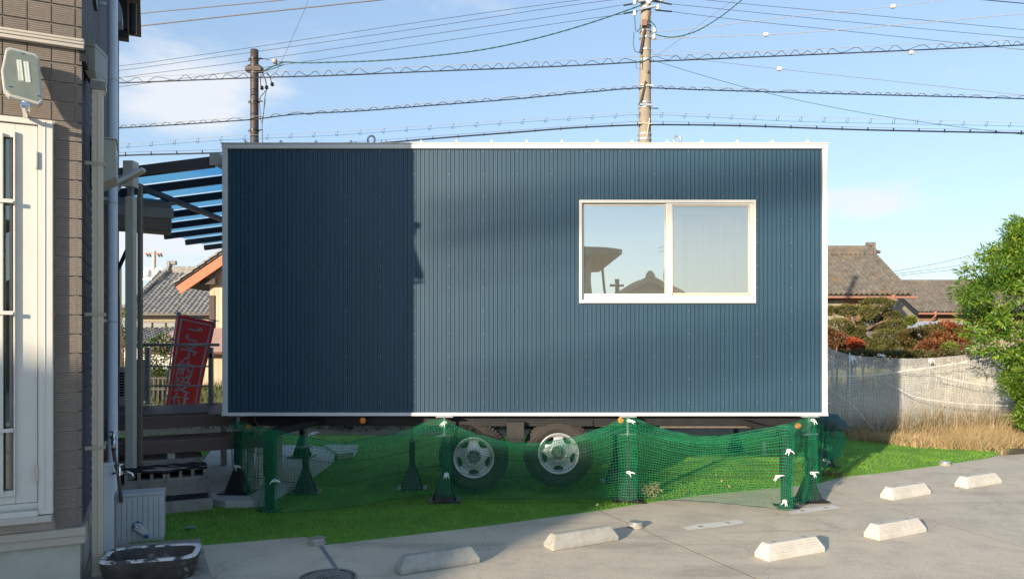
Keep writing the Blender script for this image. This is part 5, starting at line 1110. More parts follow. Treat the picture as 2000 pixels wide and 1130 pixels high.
xw = ol(397, 600)[0]; zr = lambda x: a[1] + (x - a[0]) * dz_ / dx - .1
for i in range(26):
    x = xw + i * .155; MB().prism([(x, .5 + .006 * (i % 2), -.1), (x + .145, .5 + .006 * (i % 2), -.1), (x + .145, .5 + .006 * (i % 2), min(zr(x + .145), 5.2)), (x, .5 + .006 * (i % 2), min(zr(x), 5.2))], (0, .05, 0)).build('board', mat('cream_board', (.52, .42, .30), .8, .12, 4, stretch=(8, 8, .5), rnd=.06), HO)
MB().box(xw, xw + 4, .56, 6, -.1, 3.9).build('wall_core', M_plaster, HO)
zq = ol(0, 562)[1]; MB().box(xw + .0, xw + .18, .46, .498, -.1, ol(0, 575)[1]).build('corner_post', mat('dark_post', (.08, .06, .05), .8), HO); MB().bar((ol(385, 0)[0], .3, ol(0, 548)[1]), (xw + .3, .3, ol(0, 548)[1]), .2, .2).build('beam', _m['dark_post'], HO)
zl = ol(0, 664)[1]; zl2 = ol(0, 686)[1]; x0_ = ol(303, 0)[0]
MB().prism([(x0_, -.9, zl2), (xw + 4, -.9, zl2), (xw + 4, .45, zl + .35), (x0_ + .5, .45, zl + .35)], (0, 0, .05)).build('lean_to_roof', mat('faded_pink_roof', (.36, .25, .22), .6, .1, 3), HO)
MB().tube([(x0_, -.95, zl2 - .02), (xw + 4, -.95, zl2 - .02)], .05, 8).build('gutter', mat('maroon_gutter', (.16, .07, .06), .5), HO)
for i in range(22): x = ol(392, 0)[0] + i * .155; MB().box(x, x + .147, -.45, -.40, -.1, zl2 - .05).build('board', _m['cream_board'], HO)
MB().tube([(ol(388, 0)[0], -.6, ol(0, 782)[1] + .0), (ol(470, 0)[0], -.6, ol(0, 782)[1])], .035, 6).build('pipe', M_whitep, HO)
# dark fence between
fc = W(300, 760, 18); FN = thing('fence', 'black slatted fence seen beneath the railing', 'fence', (fc.x, 18, 0))
zt_ = EYE - (737 - HY) * 18 / F_PX
MB().box(-.35, .6, .04, .08, 0, EYE - (762 - HY) * 18 / F_PX).build('base_panel', M_void, FN)
for i in range(9): MB().box(-.35 + i * .11, -.31 + i * .11, 0, .03, 0, zt_).build('slat', M_bronze, FN)
for z in (zt_ - .03, zt_ - .3): MB().box(-.35, .6, -.02, -.001, z, z + .04).build('rail', M_bronze, FN)
# ================================================================== POLES
PC = thing('utility_pole', 'tall concrete utility pole with brackets and insulators behind the trailer', 'utility pole', (W(1255, 0, 17.4).x, 17.4, 0))
def pz(py, Y=17.4): return EYE - (py - HY) * Y / F_PX
def pxx(px, Y=17.4, c=1255): return (px - c) * Y / F_PX
PC.rotation_euler = (0, R(.45), 0)
MB().lathe([(.185, 0), (.15, pz(277)), (.115, pz(0)), (.1, 11.5)], 20).build('shaft', M_pole, PC, smooth=False)
for o in PC.children: o.data.polygons.foreach_set('use_smooth', [len(p.vertices) == 4 for p in o.data.polygons])
def band(py, w=.16): z = pz(py); MB().lathe([(w, z - .018), (w, z + .018)], 16).build('band', M_zinc, PC)
for py in (3, 17, 50, 62, 75, 99, 119, 172, 202, 211, 263, 273): band(py, .135 + .03 * (py / 277))
def st(px0, py0, px1, py1, w_, nm='bracket', mt=None, y=-.15): MB().bar((pxx(px0), y, pz(py0)), (pxx(px1), y, pz(py1)), w_, w_, up=(0, 1, 0)).build(nm, mt or M_zinc, PC)
dkm = mat('pole_dark_strap', (.06, .05, .045), .6)
st(1262, 28, 1259, 46, .05, 'strap', dkm); st(1252, 56, 1243, 108, .045, 'strap', dkm); st(1254, 163, 1243, 208, .04, 'strap', dkm); st(1243, 208, 1268, 209, .05); st(1243, 170, 1268, 171, .03, 'bracket', M_beige); st(1240, 244, 1266, 245, .02, 'bracket', M_beige)
st(1262, 234, 1256, 276, .022, 'strap', M_beige); st(1240, 24, 1272, 17, .05); st(1238, 8, 1285, 2, .06); st(1255, 12, 1262, 5, .09, 'bracket', M_porc)
for (px, py) in ((1232, 8), (1232, 30), (1277, 18), (1284, 2), (1250, 52), (1271, 62), (1270, 75)): MB().lathe([(.02, -.06), (.05, -.05), (.03, -.02), (.05, 0), (.03, .03), (.02, .06)], 12, (pxx(px), -.12, pz(py))).build('insulator', M_porc, PC, smooth=True)
MB().box(pxx(1246), pxx(1254), -.24, -.14, pz(58), pz(46)).build('fuse_box', mat('fuse_brown', (.25, .13, .09), .5), PC)
MB().tube([(pxx(1232), -.1, pz(34)), (pxx(1234), -.1, pz(62)), (pxx(1237), -.1, pz(66)), (pxx(1243), -.12, pz(60)), (pxx(1249), -.14, pz(58))], .012, 6).tube([(pxx(1231), -.1, pz(66)), (pxx(1230), -.1, pz(92)), (pxx(1234), -.1, pz(104)), (pxx(1246), -.12, pz(108))], .010, 6).tube([(pxx(1248), -.16, pz(48)), (pxx(1262), -.17, pz(47)), (pxx(1271), -.16, pz(56)), (pxx(1273), -.15, pz(64))], .012, 6).tube([(pxx(1235), -.1, pz(120)), (pxx(1236), -.1, pz(136)), (pxx(1248), -.12, pz(139)), (pxx(1247), -.14, pz(112))], .008, 6).build('jumper_wires', M_cabgr, PC)
MB().lathe([(.012, 0), (.012, .14)], 6, (pxx(1268), -.1, pz(214)), 'X').lathe([(.02, -.03), (.02, .03)], 8, (pxx(1258), -.16, pz(144))).build('step_bolt', M_bronze, PC)
PB = thing('steel_pole', 'dark brown steel service pole rising behind the left half of the trailer', 'utility pole', (W(497, 0, 18).x, 18, 0))
z18 = lambda py: pz(py, 18)
MB().lathe([(.108, 0), (.098, z18(128)), (.093, z18(98)), (.085, z18(97.5))], 20).build('shaft', M_polebr, PB, smooth=False)
for o in PB.children: o.data.polygons.foreach_set('use_smooth', [len(p.vertices) == 4 for p in o.data.polygons])
for py in (116, 199, 255): z = z18(py); MB().lathe([(.112, z - .016), (.112, z + .016)], 16).box(-.15, -.1, -.02, .02, z - .03, z + .02).tube([(.1, 0, z), (.17, 0, z + .02), (.2, 0, z - .0)], .014, 6).build('band', M_bronze, PB)
MB().box(-.20, .20, -.1, .1, z18(141), z18(131)).box(-.15, .15, -.08, .08, z18(131) + .001, z18(128)).build('collar', M_polebr, PB, bevel=.02)
MB().lathe([(.03, -.06), (.065, -.04), (.065, .04), (.03, .06)], 14, ((537 - 497) * 18 / F_PX, 0, z18(120)), 'X').build('insulator', mat('grey_insulator', (.35, .35, .33), .4), PB, smooth=True)
X18 = lambda px: (px - 497) * 18 / F_PX
def t18(pts, r, mt=M_cable): MB().tube([(X18(a), -.05, z18(b)) for a, b in pts], r, 6).build('service_wire', mt, PB)
t18([(505, 114), (515, 116), (528, 119)], .008); t18([(515, 141), (530, 133), (545, 127), (556, 123), (570, 123)], .014, M_cabgr); t18([(514, 145), (520, 158), (522, 172)], .014); t18([(511, 146), (510, 158), (511, 172)], .012); t18([(523, 143), (530, 155), (532, 166)], .012); t18([(520, 140), (540, 134), (556, 128)], .01, M_cabgr)
for a, b in ((513, 173), (522, 172), (533, 166)): MB().lathe([(.02, -.05), (.05, -.02), (.03, .0), (.045, .02), (.015, .05)], 10, (X18(a), -.05, z18(b))).build('clamp', M_cable, PB)
t18([(522, 176), (518, 195), (516, 225), (513, 245), (514, 280)], .009); t18([(508, 193), (510, 235), (513, 241), (520, 195)], .008); t18([(521, 178), (509, 192), (512, 200)], .009)
# far pole
FP = thing('utility_pole', 'distant utility pole with cross arms and transformers above the silvery roof', 'utility pole', (W(301, 0, 62).x, 62, 0)); zf_ = lambda py: pz(py, 62); xf = lambda px: (px - 301) * 62 / F_PX
MB().lathe([(.2, 0), (.14, zf_(490))], 12).build('shaft', mat('far_pole', (.5, .44, .38), .8), FP)
for (a, b, py) in ((284, 316, 495), (284, 316, 524), (280, 312, 545)): MB().box(xf(a), xf(b), -.06, .06, zf_(py) - .05, zf_(py) + .05).build('cross_arm', M_barge if py == 495 else M_zinc, FP)
for px in (288, 308): MB().lathe([(.26, zf_(539)), (.3, zf_(530)), (.2, zf_(527))], 14, (xf(px), 0, 0)).build('transformer', M_whitep, FP, smooth=False)
for px in (286, 291, 308, 313): MB().tube([(xf(px), 0, zf_(495)), (xf(px + 4), 0, zf_(501))], .07, 6).build('insulator', M_cable, FP)
# ================================================================== CABLES
def cpts(pts, n=90, Y=17.3):
    """pts (px,py[,Y]) -> smooth world curve"""
    P = np.array([(a[0], a[1], a[2] if len(a) > 2 else Y) for a in pts], float); S = interp(P, n); return np.array([tuple(W(*p)) for p in S])
def cable(label, pts, r, m_, Y=17.3, n=90, twist=0, cat='cable', name='power_cable', ins=None):
    r = r * .85
    C = cpts(pts, n, Y); p0 = C[0].copy(); lines = [C - p0]
    if twist:
        k = np.arange(len(C)) * twist; o1 = np.stack([0 * k, np.cos(k), np.sin(k)], 1) * r * .6; lines = [C - p0 + o1, C - p0 - o1]
    v, q = tubes_np(lines, r, 6); o = thing(name, label, cat, p0, 0, 'overhead cables'); link('strand', np_mesh('cable', v, q), m_, o)
    for a in ins or []:
        c = np.array(W(a[0], a[1], Y)) - p0; MB().lathe([(.015, -.06), (.04, -.05), (.052, -.008), (.036, 0), (.052, .008), (.04, .05), (.015, .06)], 12, c, 'X').build('insulator', M_porc, o, smooth=True)
    return o, C, p0
cable('brown wire crossing the top left corner, uppermost beside the house eave', [(200, 37), (265, 28), (400, 15), (555, 0), (640, -10)], .011, M_cabbr, 15)
cable('brown wire crossing the top left corner, second below the eave', [(200, 59), (265, 52), (500, 26), (745, 0), (830, -9)], .014, M_cabbr, 15)
cable('thin brown wire grazing the very top edge beside the eave', [(200, 8), (265, 1), (320, -5)], .008, M_cabbr, 15)
cable('thin high wire, topmost of four fanning up from left to the concrete pole', [(180, 134), (233, 129), (430, 102), (830, 42), (1150, -2), (1230, -12)], .006, M_cable)
cable('thin high wire, second of four fanning up to the concrete pole', [(180, 144), (233, 138), (430, 111), (830, 54), (1150, 6), (1240, -5)], .006, M_cable)
cable('thin high wire, third of four fanning up to the concrete pole', [(180, 160), (233, 152), (430, 127), (830, 69), (1150, 21), (1245, 5)], .006, M_cable)
cable('thin high wire, lowest of four fanning up to the concrete pole', [(180, 178), (233, 170), (430, 144), (830, 86), (1150, 37), (1245, 24)], .006, M_cable)
cable('thin dark wire leaving the pole top rightward, highest of three', [(1268, -12), (1376, 0), (1700, 30), (2060, 64)], .006, M_cable)
cable('thin dark wire leaving the pole top rightward, middle of three', [(1270, 4), (1350, 12), (1700, 47), (2060, 80)], .006, M_cable)
cable('thin dark wire leaving the pole top rightward, lowest of three', [(1275, 18), (1350, 28), (1700, 66), (2060, 104)], .006, M_cable)
for pts in ([(1240, 3), (1262, 1), (1312, 9)], [(1218, 11), (1240, 7)], [(1218, 27), (1245, 22)], [(1280, 20), (1312, 23)]): 
    v, q = tubes_np([cpts(pts, 8) - np.array(PC.location)], .018, 6); o_ = link('dead_end_grip', np_mesh('grip', v, q), M_cable, PC)
    o_.rotation_euler = (0, -R(.45), 0)
cable('short black cable in the top right corner', [(1900, -2), (2000, 7), (2060, 12)], .012, M_cable)
cable('twisted green service cable sagging from the brown pole to the concrete pole', [(545, 121), (600, 123), (640, 122), (750, 118), (830, 111), (950, 96), (1060, 72), (1150, 46), (1240, 15), (1300, -8)], .0125, M_cabgr, twist=.9, n=160)
cable('green service cable dropping right from the concrete pole then rising out of view', [(1272, 66), (1310, 73), (1350, 65), (1400, 38), (1452, -2), (1470, -16)], .011, M_cabgr, twist=.8)
cable('faint wire climbing steeply beside the green service cable', [(1285, 108), (1350, 61), (1430, 3), (1450, -10)], .005, M_cabbr)
cable('thin green wire slanting down right across the black cables', [(1270, 116), (1350, 141), (1500, 182), (1700, 223), (1850, 245), (2060, 270)], .0065, M_cabgr)
cable('thin wire climbing steeply from the brown pole insulator to the top edge', [(533, 155), (550, 120), (575, 65), (602, 0), (606, -12)], .005, M_cable)
cable('white wire rising right with an insulator near the top right', [(1273, 64), (1350, 56), (1590, 28), (1744, 13), (1860, -2), (1900, -8)], .008, M_cabwh, ins=[(1744, 13)])
cable('white wire rising right with an insulator near the middle right', [(1273, 77), (1350, 73), (1496, 68), (1800, 45), (2000, 27), (2060, 22)], .009, M_cabwh, ins=[(1496, 68)])
cable('faint wire behind the looped cable with a white insulator below it', [(1268, 99), (1350, 101), (1600, 104), (1780, 103), (1900, 99), (2060, 92)], .005, M_cabwh, ins=[(1780, 103)])
cable('faint wire slanting down right with an insulator under the looped cable', [(1275, 106), (1350, 115), (1522, 135), (1800, 165), (2060, 193)], .005, M_cabbr, ins=[(1522, 135)])
def looped(label, pts, dy, pitch, amp, r, mt, seed):
    g = random.Random(seed); o, C, p0 = cable(label, pts, r, mt, n=160); mess = cpts([(a, b - dy) for a, b in pts], 160) - p0
    v, q = tubes_np([mess], .005, 4); link('messenger', np_mesh('m', v, q), M_cabwh, o)
    x0, x1 = pts[0][0], pts[-1][0]; K = int((x1 - x0) / 3.2); P = np.array(pts, float); line = []
    ph = 0
    for i in range(K):
        x = x0 + (x1 - x0) * i / (K - 1); y = np.interp(x, P[:, 0], P[:, 1]); ph += 3.2 / pitch * 2 * math.pi * (1 + .35 * math.sin(x * .013 + seed) + .25 * math.sin(x * .047 + seed * 2)); line.append(tuple(W(x, y - dy * .5 - amp * math.sin(ph) * (.85 + .3 * math.sin(x * .09 + seed)) + .6, 17.3 - .04 * math.cos(ph))))
    v, q = tubes_np([np.array(line) - p0], .006, 4); link('lashing_loops', np_mesh('loops', v, q), mt, o)
looped('thick black cable with tall wavy lashing loops crossing the whole sky, upper one', [(180, 163), (235, 162), (370, 157), (497, 152), (640, 148), (830, 140), (1150, 127), (1257, 121), (1350, 117), (1700, 102), (2000, 88), (2060, 85)], 11, 30, 5.5, .017, M_cable, 1)
looped('black cable with shallow lashing loops crossing the sky, lower one', [(180, 253), (235, 250), (430, 238), (497, 233), (560, 225), (700, 217), (830, 207), (1000, 194), (1150, 180), (1257, 172), (1350, 175), (1700, 185), (2000, 193), (2060, 195)], 5.5, 29, 3.2, .016, M_cable, 4)
o, C, p0 = cable('slack thin wire hung on small hooks just above the trailer roof', [(180, 291), (240, 288), (430, 274), (640, 265), (830, 252), (1150, 230), (1257, 224), (1350, 227), (1520, 236), (1700, 241), (2000, 247), (2060, 249)], .005, mat('blue_wire', (.06, .14, .2), .6))
mp_ = [(180, 284), (240, 281), (430, 267), (640, 258), (830, 246), (1150, 225), (1257, 219), (1350, 222), (1700, 232), (2000, 240), (2060, 242)]; v, q = tubes_np([cpts(mp_, 120) - p0], .004, 4); link('messenger', np_mesh('m', v, q), M_cabwh, o)
m = MB(); P = np.array(mp_, float)
for i in range(41):
    x = 205 + i * 45.3; y = np.interp(x, P[:, 0], P[:, 1]); m.tube([Vector(W(x + dx, y + dy, 17.3)) - Vector(p0) for dx, dy in ((4, -.5), (1, 1), (2.5, 6), (.5, 9), (-2, 8), (-2.5, 4))], .006, 4)
m.build('hooks', M_cable, o, kind='stuff')
o, C, p0 = cable('thickest black cable with small clips, lowest over the trailer roof', [(180, 307), (235, 304), (435, 298), (600, 288), (750, 279), (830, 272), (1000, 259), (1150, 248), (1257, 244), (1350, 244), (1700, 254), (2000, 260), (2060, 261)], .021, M_cable, n=140)
P = np.array([(180, 301), (235, 298), (435, 292), (750, 273), (830, 267), (1000, 255), (1150, 244), (1257, 237), (1350, 239), (1700, 249), (2000, 255.5), (2060, 257)], float); v, q = tubes_np([cpts([tuple(p_) for p_ in P], 120) - p0], .004, 4); link('messenger', np_mesh('m', v, q), M_cabbr, o)
m = MB()
for i in range(38): x = 195 + i * 50; y = np.interp(x, P[:, 0], P[:, 1]); c_ = Vector(W(x, y + 2.5, 17.27)) - Vector(p0); m.box(c_.x - .006, c_.x + .006, c_.y - .02, c_.y + .02, c_.z - .05, c_.z + .03)
m.build('clips', M_cable, o, kind='stuff')
for i, (a, b, c_) in enumerate([((1750, 529), (1850, 510), (1990, 470)), ((1755, 534), (1860, 520), (1990, 485)), ((1756, 538), (1860, 527), (1990, 515))]):
    cable('faint distant wire over the small tiled house, %s' % ('steepest', 'middle', 'flattest')[i], [(1700, a[1] + 8), a, b, c_], .014, M_cable, 45, 40)
# ================================================================== VEGETATION
def clump(cx, cy, Y, w, h, n, size, asp, seed, depth=None, shell=.55, up=.5, dirs_out=True, droop=0., jitter=.16):
    """ellipsoidal leaf clump centred at a pixel, its width/height in pixels"""
    g = np.random.default_rng(seed); c = np.array(W(cx, cy, Y)); rx_, rz_ = w / 2 * Y / F_PX, h / 2 * Y / F_PX; ry = depth or rx_
    d = g.normal(size=(n, 3)); d /= np.linalg.norm(d, axis=1, keepdims=True); r_ = (shell + (1 - shell) * g.uniform(size=(n, 1)) ** .6) * (1 + jitter * np.sin(d[:, :1] * 7 + seed) * np.cos(d[:, 2:] * 6 + seed * 2)) 
    C = d * r_ * np.array([rx_, ry, rz_]); dr = d * np.array([1, 1, .8]); return leaves_np(C + c, size, asp, up=up, seed=seed + 1, dirs=dr if dirs_out else None, droop=droop)
def shrub(name, label, cat, base, clumps, m_, trunk=None, tm=None):
    o = thing(name, label, cat, (base.x, base.y, 0)); v, q = cat_np(clumps); v = v - np.array([base.x, base.y, 0]); link('foliage', np_mesh('foliage', v, q), m_, o, kind='stuff')
    if trunk:
        m = MB()
        for pts, rr in trunk: m.tube([Vector(p) - Vector((base.x, base.y, 0)) for p in pts], rr, 8)
        m.build('trunk', tm or M_bark, o, smooth=True)
    return o
def c7(x, y): return 1580 + x / 3.324, 440 + y / 3.324
# cloud-pruned tree
Yn = 20.; pads = [(445, 507, 205, 72), (255, 550, 175, 64), (385, 565, 110, 80), (525, 585, 150, 60), (130, 552, 70, 50), (190, 655, 190, 100), (400, 640, 180, 80), (560, 650, 130, 60), (500, 725, 165, 95), (370, 765, 135, 70), (300, 690, 120, 70), (240, 800, 200, 80), (600, 810, 160, 90), (450, 820, 160, 80)]
pg = leafmat('niwaki_leaf', [(.10, .12, .035), (.17, .17, .05), (.08, .10, .03), (.26, .19, .07)], .55, .15)
NW = thing('cloud_pruned_tree', 'cloud pruned garden tree with flat rounded pads of olive foliage', 'tree', (W(1662, 800, Yn).x, Yn, 0)); nb = np.array([NW.location.x, Yn, 0])
def pt7(x, y, Y=Yn): return Vector(W(*c7(x, y), Y)) - Vector(nb)
MB().tube([pt7(270, 1150), pt7(265, 900), pt7(275, 740), pt7(292, 650), pt7(280, 590)], [.1, .09, .075, .06, .04], 8).tube([pt7(275, 740), pt7(340, 700), pt7(430, 640), pt7(470, 560), pt7(450, 520)], [.06, .05, .04, .035, .02], 6).tube([pt7(265, 850), pt7(400, 800), pt7(520, 740)], [.06, .05, .03], 6).tube([pt7(285, 680), pt7(200, 660), pt7(150, 560)], [.05, .04, .02], 6).tube([pt7(430, 640), pt7(500, 620), pt7(530, 590)], [.04, .03, .02], 6).build('trunk', M_bark, NW, smooth=True)
for i, (x, y, w_, h_) in enumerate(pads):
    cx_, cy_ = c7(x, y); yy = Yn + (.35 * math.sin(i * 2.3) if y < 700 else -.2)
    v, q = clump(cx_, cy_, yy, w_ / 3.324, h_ / 3.324, 3000, .055, .5, 40 + i, depth=w_ / 3.324 / 2 * yy / F_PX * .8, shell=.72); link('foliage_pad', np_mesh('pad', v - nb, q), pg, NW, kind='stuff')
def at7(lst, Y, n, size, seed, asp=.45): return [clump(*c7(x, y), Y + .3 * math.sin(i), w_ / 3.324, h_ / 3.324, n, size, asp, seed + i, shell=.4) for i, (x, y, w_, h_) in enumerate(lst)]
red = leafmat('red_leaf', [(.36, .045, .02), (.28, .07, .03), (.45, .10, .03)], .5, .3); rust = leafmat('rust_leaf', [(.20, .085, .035), (.13, .075, .03), (.28, .12, .05), (.09, .08, .03)], .6, .3); orange = leafmat('orange_leaf', [(.24, .08, .03), (.17, .085, .03), (.34, .12, .05), (.10, .07, .025)], .6, .3); olive = leafmat('olive_leaf', [(.16, .12, .035), (.10, .10, .03), (.22, .14, .05), (.07, .08, .02)], .6, .3); grn = leafmat('green_leaf', [(.05, .10, .02), (.09, .15, .03), (.03, .06, .012)], .5, .25)
def base7(x, Y): p = W(c7(x, 0)[0], 800, Y); return Vector((p.x, Y, 0))
shrub('maple_shrub', 'rust red shrub low at the trailer right edge', 'shrub', base7(180, 18.5), at7([(180, 735, 120, 80), (150, 790, 110, 80), (230, 770, 100, 70), (120, 700, 60, 60)], 18.5, 800, .08, 60), rust, [([base7(180, 18.5), W(*c7(180, 760), 18.5)], [.04, .02])])
shrub('nandina_shrub', 'small shrub with vivid scarlet leaves above the white net', 'shrub', base7(300, 17.5), at7([(298, 768, 75, 55), (325, 790, 40, 60), (275, 750, 40, 25)], 17.5, 380, .09, 70), red, [([base7(300, 17.5), W(*c7(300, 780), 17.5)], [.03, .015])])
shrub('maple_shrub', 'rounded olive and rust maple beside the cloud pruned tree', 'shrub', base7(720, 19), at7([(740, 715, 240, 110), (690, 780, 160, 110), (800, 690, 130, 90), (640, 720, 90, 80)], 19, 1500, .08, 80), olive, [([base7(720, 19), W(*c7(690, 800), 19), W(*c7(720, 740), 19)], [.06, .05, .02])])
shrub('maple_shrub', 'orange brown maple in front of the green tree', 'shrub', base7(830, 18), at7([(810, 790, 170, 100), (860, 740, 120, 90), (760, 810, 120, 80), (900, 800, 90, 70)], 18, 1200, .08, 90), orange, [([base7(830, 18), W(*c7(780, 830), 18), W(*c7(830, 770), 18)], [.06, .05, .02])])
shrub('maple_shrub', 'orange red maple against the left side of the green tree', 'shrub', base7(930, 19.5), at7([(930, 690, 170, 100), (980, 760, 120, 100), (890, 660, 110, 60), (1000, 700, 100, 90)], 19.5, 1300, .08, 100), leafmat('redorange_leaf', [(.33, .07, .03), (.22, .085, .03), (.40, .13, .05), (.12, .07, .03)], .6, .3), [([base7(930, 19.5), W(*c7(940, 760), 19.5)], [.05, .02])])
shrub('green_shrub', 'small yellow green shrub between the orange maples', 'shrub', base7(920, 17.4), at7([(920, 795, 90, 70), (660, 615, 50, 40)], 17.4, 500, .08, 110), leafmat('ygreen', [(.14, .20, .03), (.22, .24, .05)], .5, .3), [([base7(920, 17.4), W(*c7(920, 800), 17.4)], [.03, .02])])
shrub('garden_hedge', 'low dark hedge of mixed leaves just behind the top of the white net', 'hedge', base7(500, 16.6), at7([(140 + 95 * i, 868 + 8 * math.sin(i * 2.1), 150, 110) for i in range(14)], 16.6, 650, .08, 130), olive if False else leafmat('hedge_mix', [(.07, .08, .025), (.12, .11, .035), (.05, .06, .02), (.16, .10, .04)], .6, .2), [([base7(150 + 200 * k, 16.6), W(*c7(150 + 200 * k, 860), 16.6)], [.04, .02]) for k in range(7)])
# big green tree on the right
g = np.random.default_rng(77); Yt = 11.4; tb0 = W(2035, 900, Yt); tb0.z = 0; parts_ = []; tips = []
prof_ = [(2040, 470, 120), (2035, 520, 210), (2020, 580, 270), (2025, 650, 250), (2045, 720, 150), (2055, 790, 120), (2062, 850, 90)]
for i in range(400):
    k = g.integers(0, len(prof_)); c0_ = prof_[k]; cx_ = c0_[0] + g.uniform(-.5, .5) * c0_[2]; cy_ = c0_[1] + g.uniform(-38, 38); yy = Yt + g.uniform(-1., .9) * (c0_[2] / 280); tips.append((cx_, cy_, yy))
    parts_.append(clump(cx_, cy_, yy, g.uniform(28, 62), g.uniform(18, 40), 170, .08, .27, 1000 + i, shell=.15, up=.9, droop=.15))
for i, (cx_, cy_) in enumerate([(1925, 495), (1900, 515), (1880, 535), (1878, 560), (1893, 590), (1870, 572), (1893, 535), (1915, 560), (1990, 455), (1975, 470), (1950, 482), (1968, 455), (1885, 620), (1900, 650), (1885, 648), (1912, 660), (1925, 640), (1990, 760), (1995, 800), (1998, 730), (1985, 700), (1972, 740), (1890, 605), (1905, 630), (1930, 525), (1947, 500)]):
    parts_.append(clump(cx_, cy_, Yt + g.uniform(-.3, .3), g.uniform(26, 40), g.uniform(14, 26), 80, .085, .24, 2000 + i, shell=.1, up=.9)); tips.append((cx_, cy_, Yt))
trk = []
cpt = [W(2030, y, Yt) for y in (760, 640, 540)]
trk.append(([tb0, cpt[0], cpt[1], cpt[2], W(2035, 470, Yt)], [.09, .075, .06, .04, .015]))
for t_ in tips[::5]:
    e_ = W(*t_); s_i = min(cpt, key=lambda c: abs(c.z - e_.z + .35)); trk.append(([s_i, (s_i + e_) / 2 + Vector((0, 0, .08)), e_], [.022, .013, .005]))
gt_ = leafmat('ash_leaf', [(.08, .19, .016), (.13, .27, .025), (.06, .14, .015), (.22, .34, .04), (.32, .40, .06)], .4, .35)
shrub('leafy_tree', 'dense bright green leafy tree at the right edge of the picture', 'tree', tb0, parts_, gt_, trk)
# shrubs behind the deck on the left
shrub('green_shrub', 'dark green shrub seen through the railing left of the banner', 'shrub', Vector((W(305, 0, 21).x, 21, 0)), [clump(305, 700, 21, 60, 90, 1600, .09, .4, 201, shell=.3), clump(296, 730, 21, 50, 60, 800, .09, .4, 202), clump(318, 672, 21, 34, 40, 500, .09, .4, 203)], grn, [([Vector((W(305, 0, 21).x, 21, 0)), W(305, 720, 21)], [.05, .03])])
shrub('green_shrub', 'sunlit yellow green shrub in the gap beside the canopy post', 'shrub', Vector((W(240, 0, 26).x, 26, 0)), [clump(240, 628, 26, 26, 60, 700, .1, .4, 211, shell=.3), clump(236, 690, 26, 30, 70, 700, .1, .4, 212)], leafmat('ygreen2', [(.12, .17, .03), (.2, .22, .05), (.06, .09, .02)], .5, .3), [([Vector((W(240, 0, 26).x, 26, 0)), W(240, 660, 26)], [.05, .03])])
# dry reeds behind the white net, hedge line behind
reed = leafmat('dry_reed', [(.46, .36, .22), (.36, .26, .15), (.54, .44, .28), (.24, .24, .10)], .8, .2)
blades(15000, (4.6, 9.6, 12.0, 15.5), .52, .012, 51, reed, 'dry_reeds', 'tall dry tan reeds growing behind the white net', 'reeds', region=None, lean=.32, z0=-.03)
blades(26000, (4.5, 9.2, 9.9, 13.2), .17, .012, 52, leafmat('reed_fringe', [(.60, .42, .24), (.50, .31, .17), (.42, .38, .16), (.66, .52, .34)], .8, .3), 'reed_fringe', 'short orange tan grass fringe between turf and white net', 'grass', region=[(p.x, p.y - .16) for p in vg[1:6]] + [(p.x, p.y + .75) for p in vg[1:6]][::-1], lean=.7, z0=.0)
blades(9000, (6.6, 9.4, 10.4, 12.4), .22, .011, 56, _m['reed_fringe'], 'tangled_grass', 'tangled dry grass under the green tree at the edge of the lot', 'grass', region=[(6.55, 10.7), (9.4, 11.2), (9.4, 12.4), (6.4, 12.4)], lean=.8, z0=-.01)
blades(16000, (3, 16, 15.5, 30), .5, .03, 53, leafmat('field_grass', [(.22, .20, .07), (.13, .16, .045), (.33, .27, .12), (.20, .24, .05)], .8, .2), 'field_grass', 'yellow green field grass beyond the white net', 'grass', region=None, lean=.4, z0=-.03)
blades(9000, (-12, 3, 13, 26), .35, .03, 54, leafmat('yard_grass', [(.08, .12, .03), (.13, .15, .05), (.18, .15, .07)], .8, .2), 'yard_grass', 'rough grass in the yard behind the trailer', 'grass', region=None, lean=.4, z0=-.03)
# low bushes behind the trailer (seen under the chassis)
hd = [clump(480 + i * 75, 834 + 3 * math.sin(i), 13.6 + .5 * math.sin(i * 1.7), 110, 62, 900, .07, .4, 300 + i, shell=.3) for i in range(16)]
shrub('hedge', 'dark green low hedge glimpsed through the gap beneath the trailer', 'hedge', Vector((-1, 13.6, 0)), hd, leafmat('dark_hedge', [(.02, .045, .012), (.04, .075, .02), (.015, .03, .01)], .6, .15), [([Vector((-1 + k, 13.6, 0)), Vector((-1 + k, 13.6, .3))], [.03, .02]) for k in range(-3, 4)])
far_ = [clump(900 + i * 60 + 20 * math.sin(i * 3), 648 + 5 * math.sin(i * 1.3), 120, 100, 34 + 10 * math.sin(i * 2.1), 500, .6, .5, 500 + i, shell=.3) for i in range(21)]
o = shrub('far_trees', 'far low line of trees on the horizon behind the houses', 'trees', Vector((20, 120, 0)), far_, grn); o.name = 'far_treeline'
# ================================================================== BUILDINGS BEHIND THE CAMERA (they cast the shade and stand in the window's reflection)
dB = TR.copy(); dB.z = 0; dB.normalize(); nB = Vector((dB.y, -dB.x, 0))   # right-hand normal of the light's path
ref = Vector((.77, 7.0, 0)); NB = thing('neighbour_house', 'tall cream neighbouring house behind the camera whose shadow covers the lot', 'house', (ref - dB * 24), math.atan2(dB.y, dB.x) - math.pi / 2)
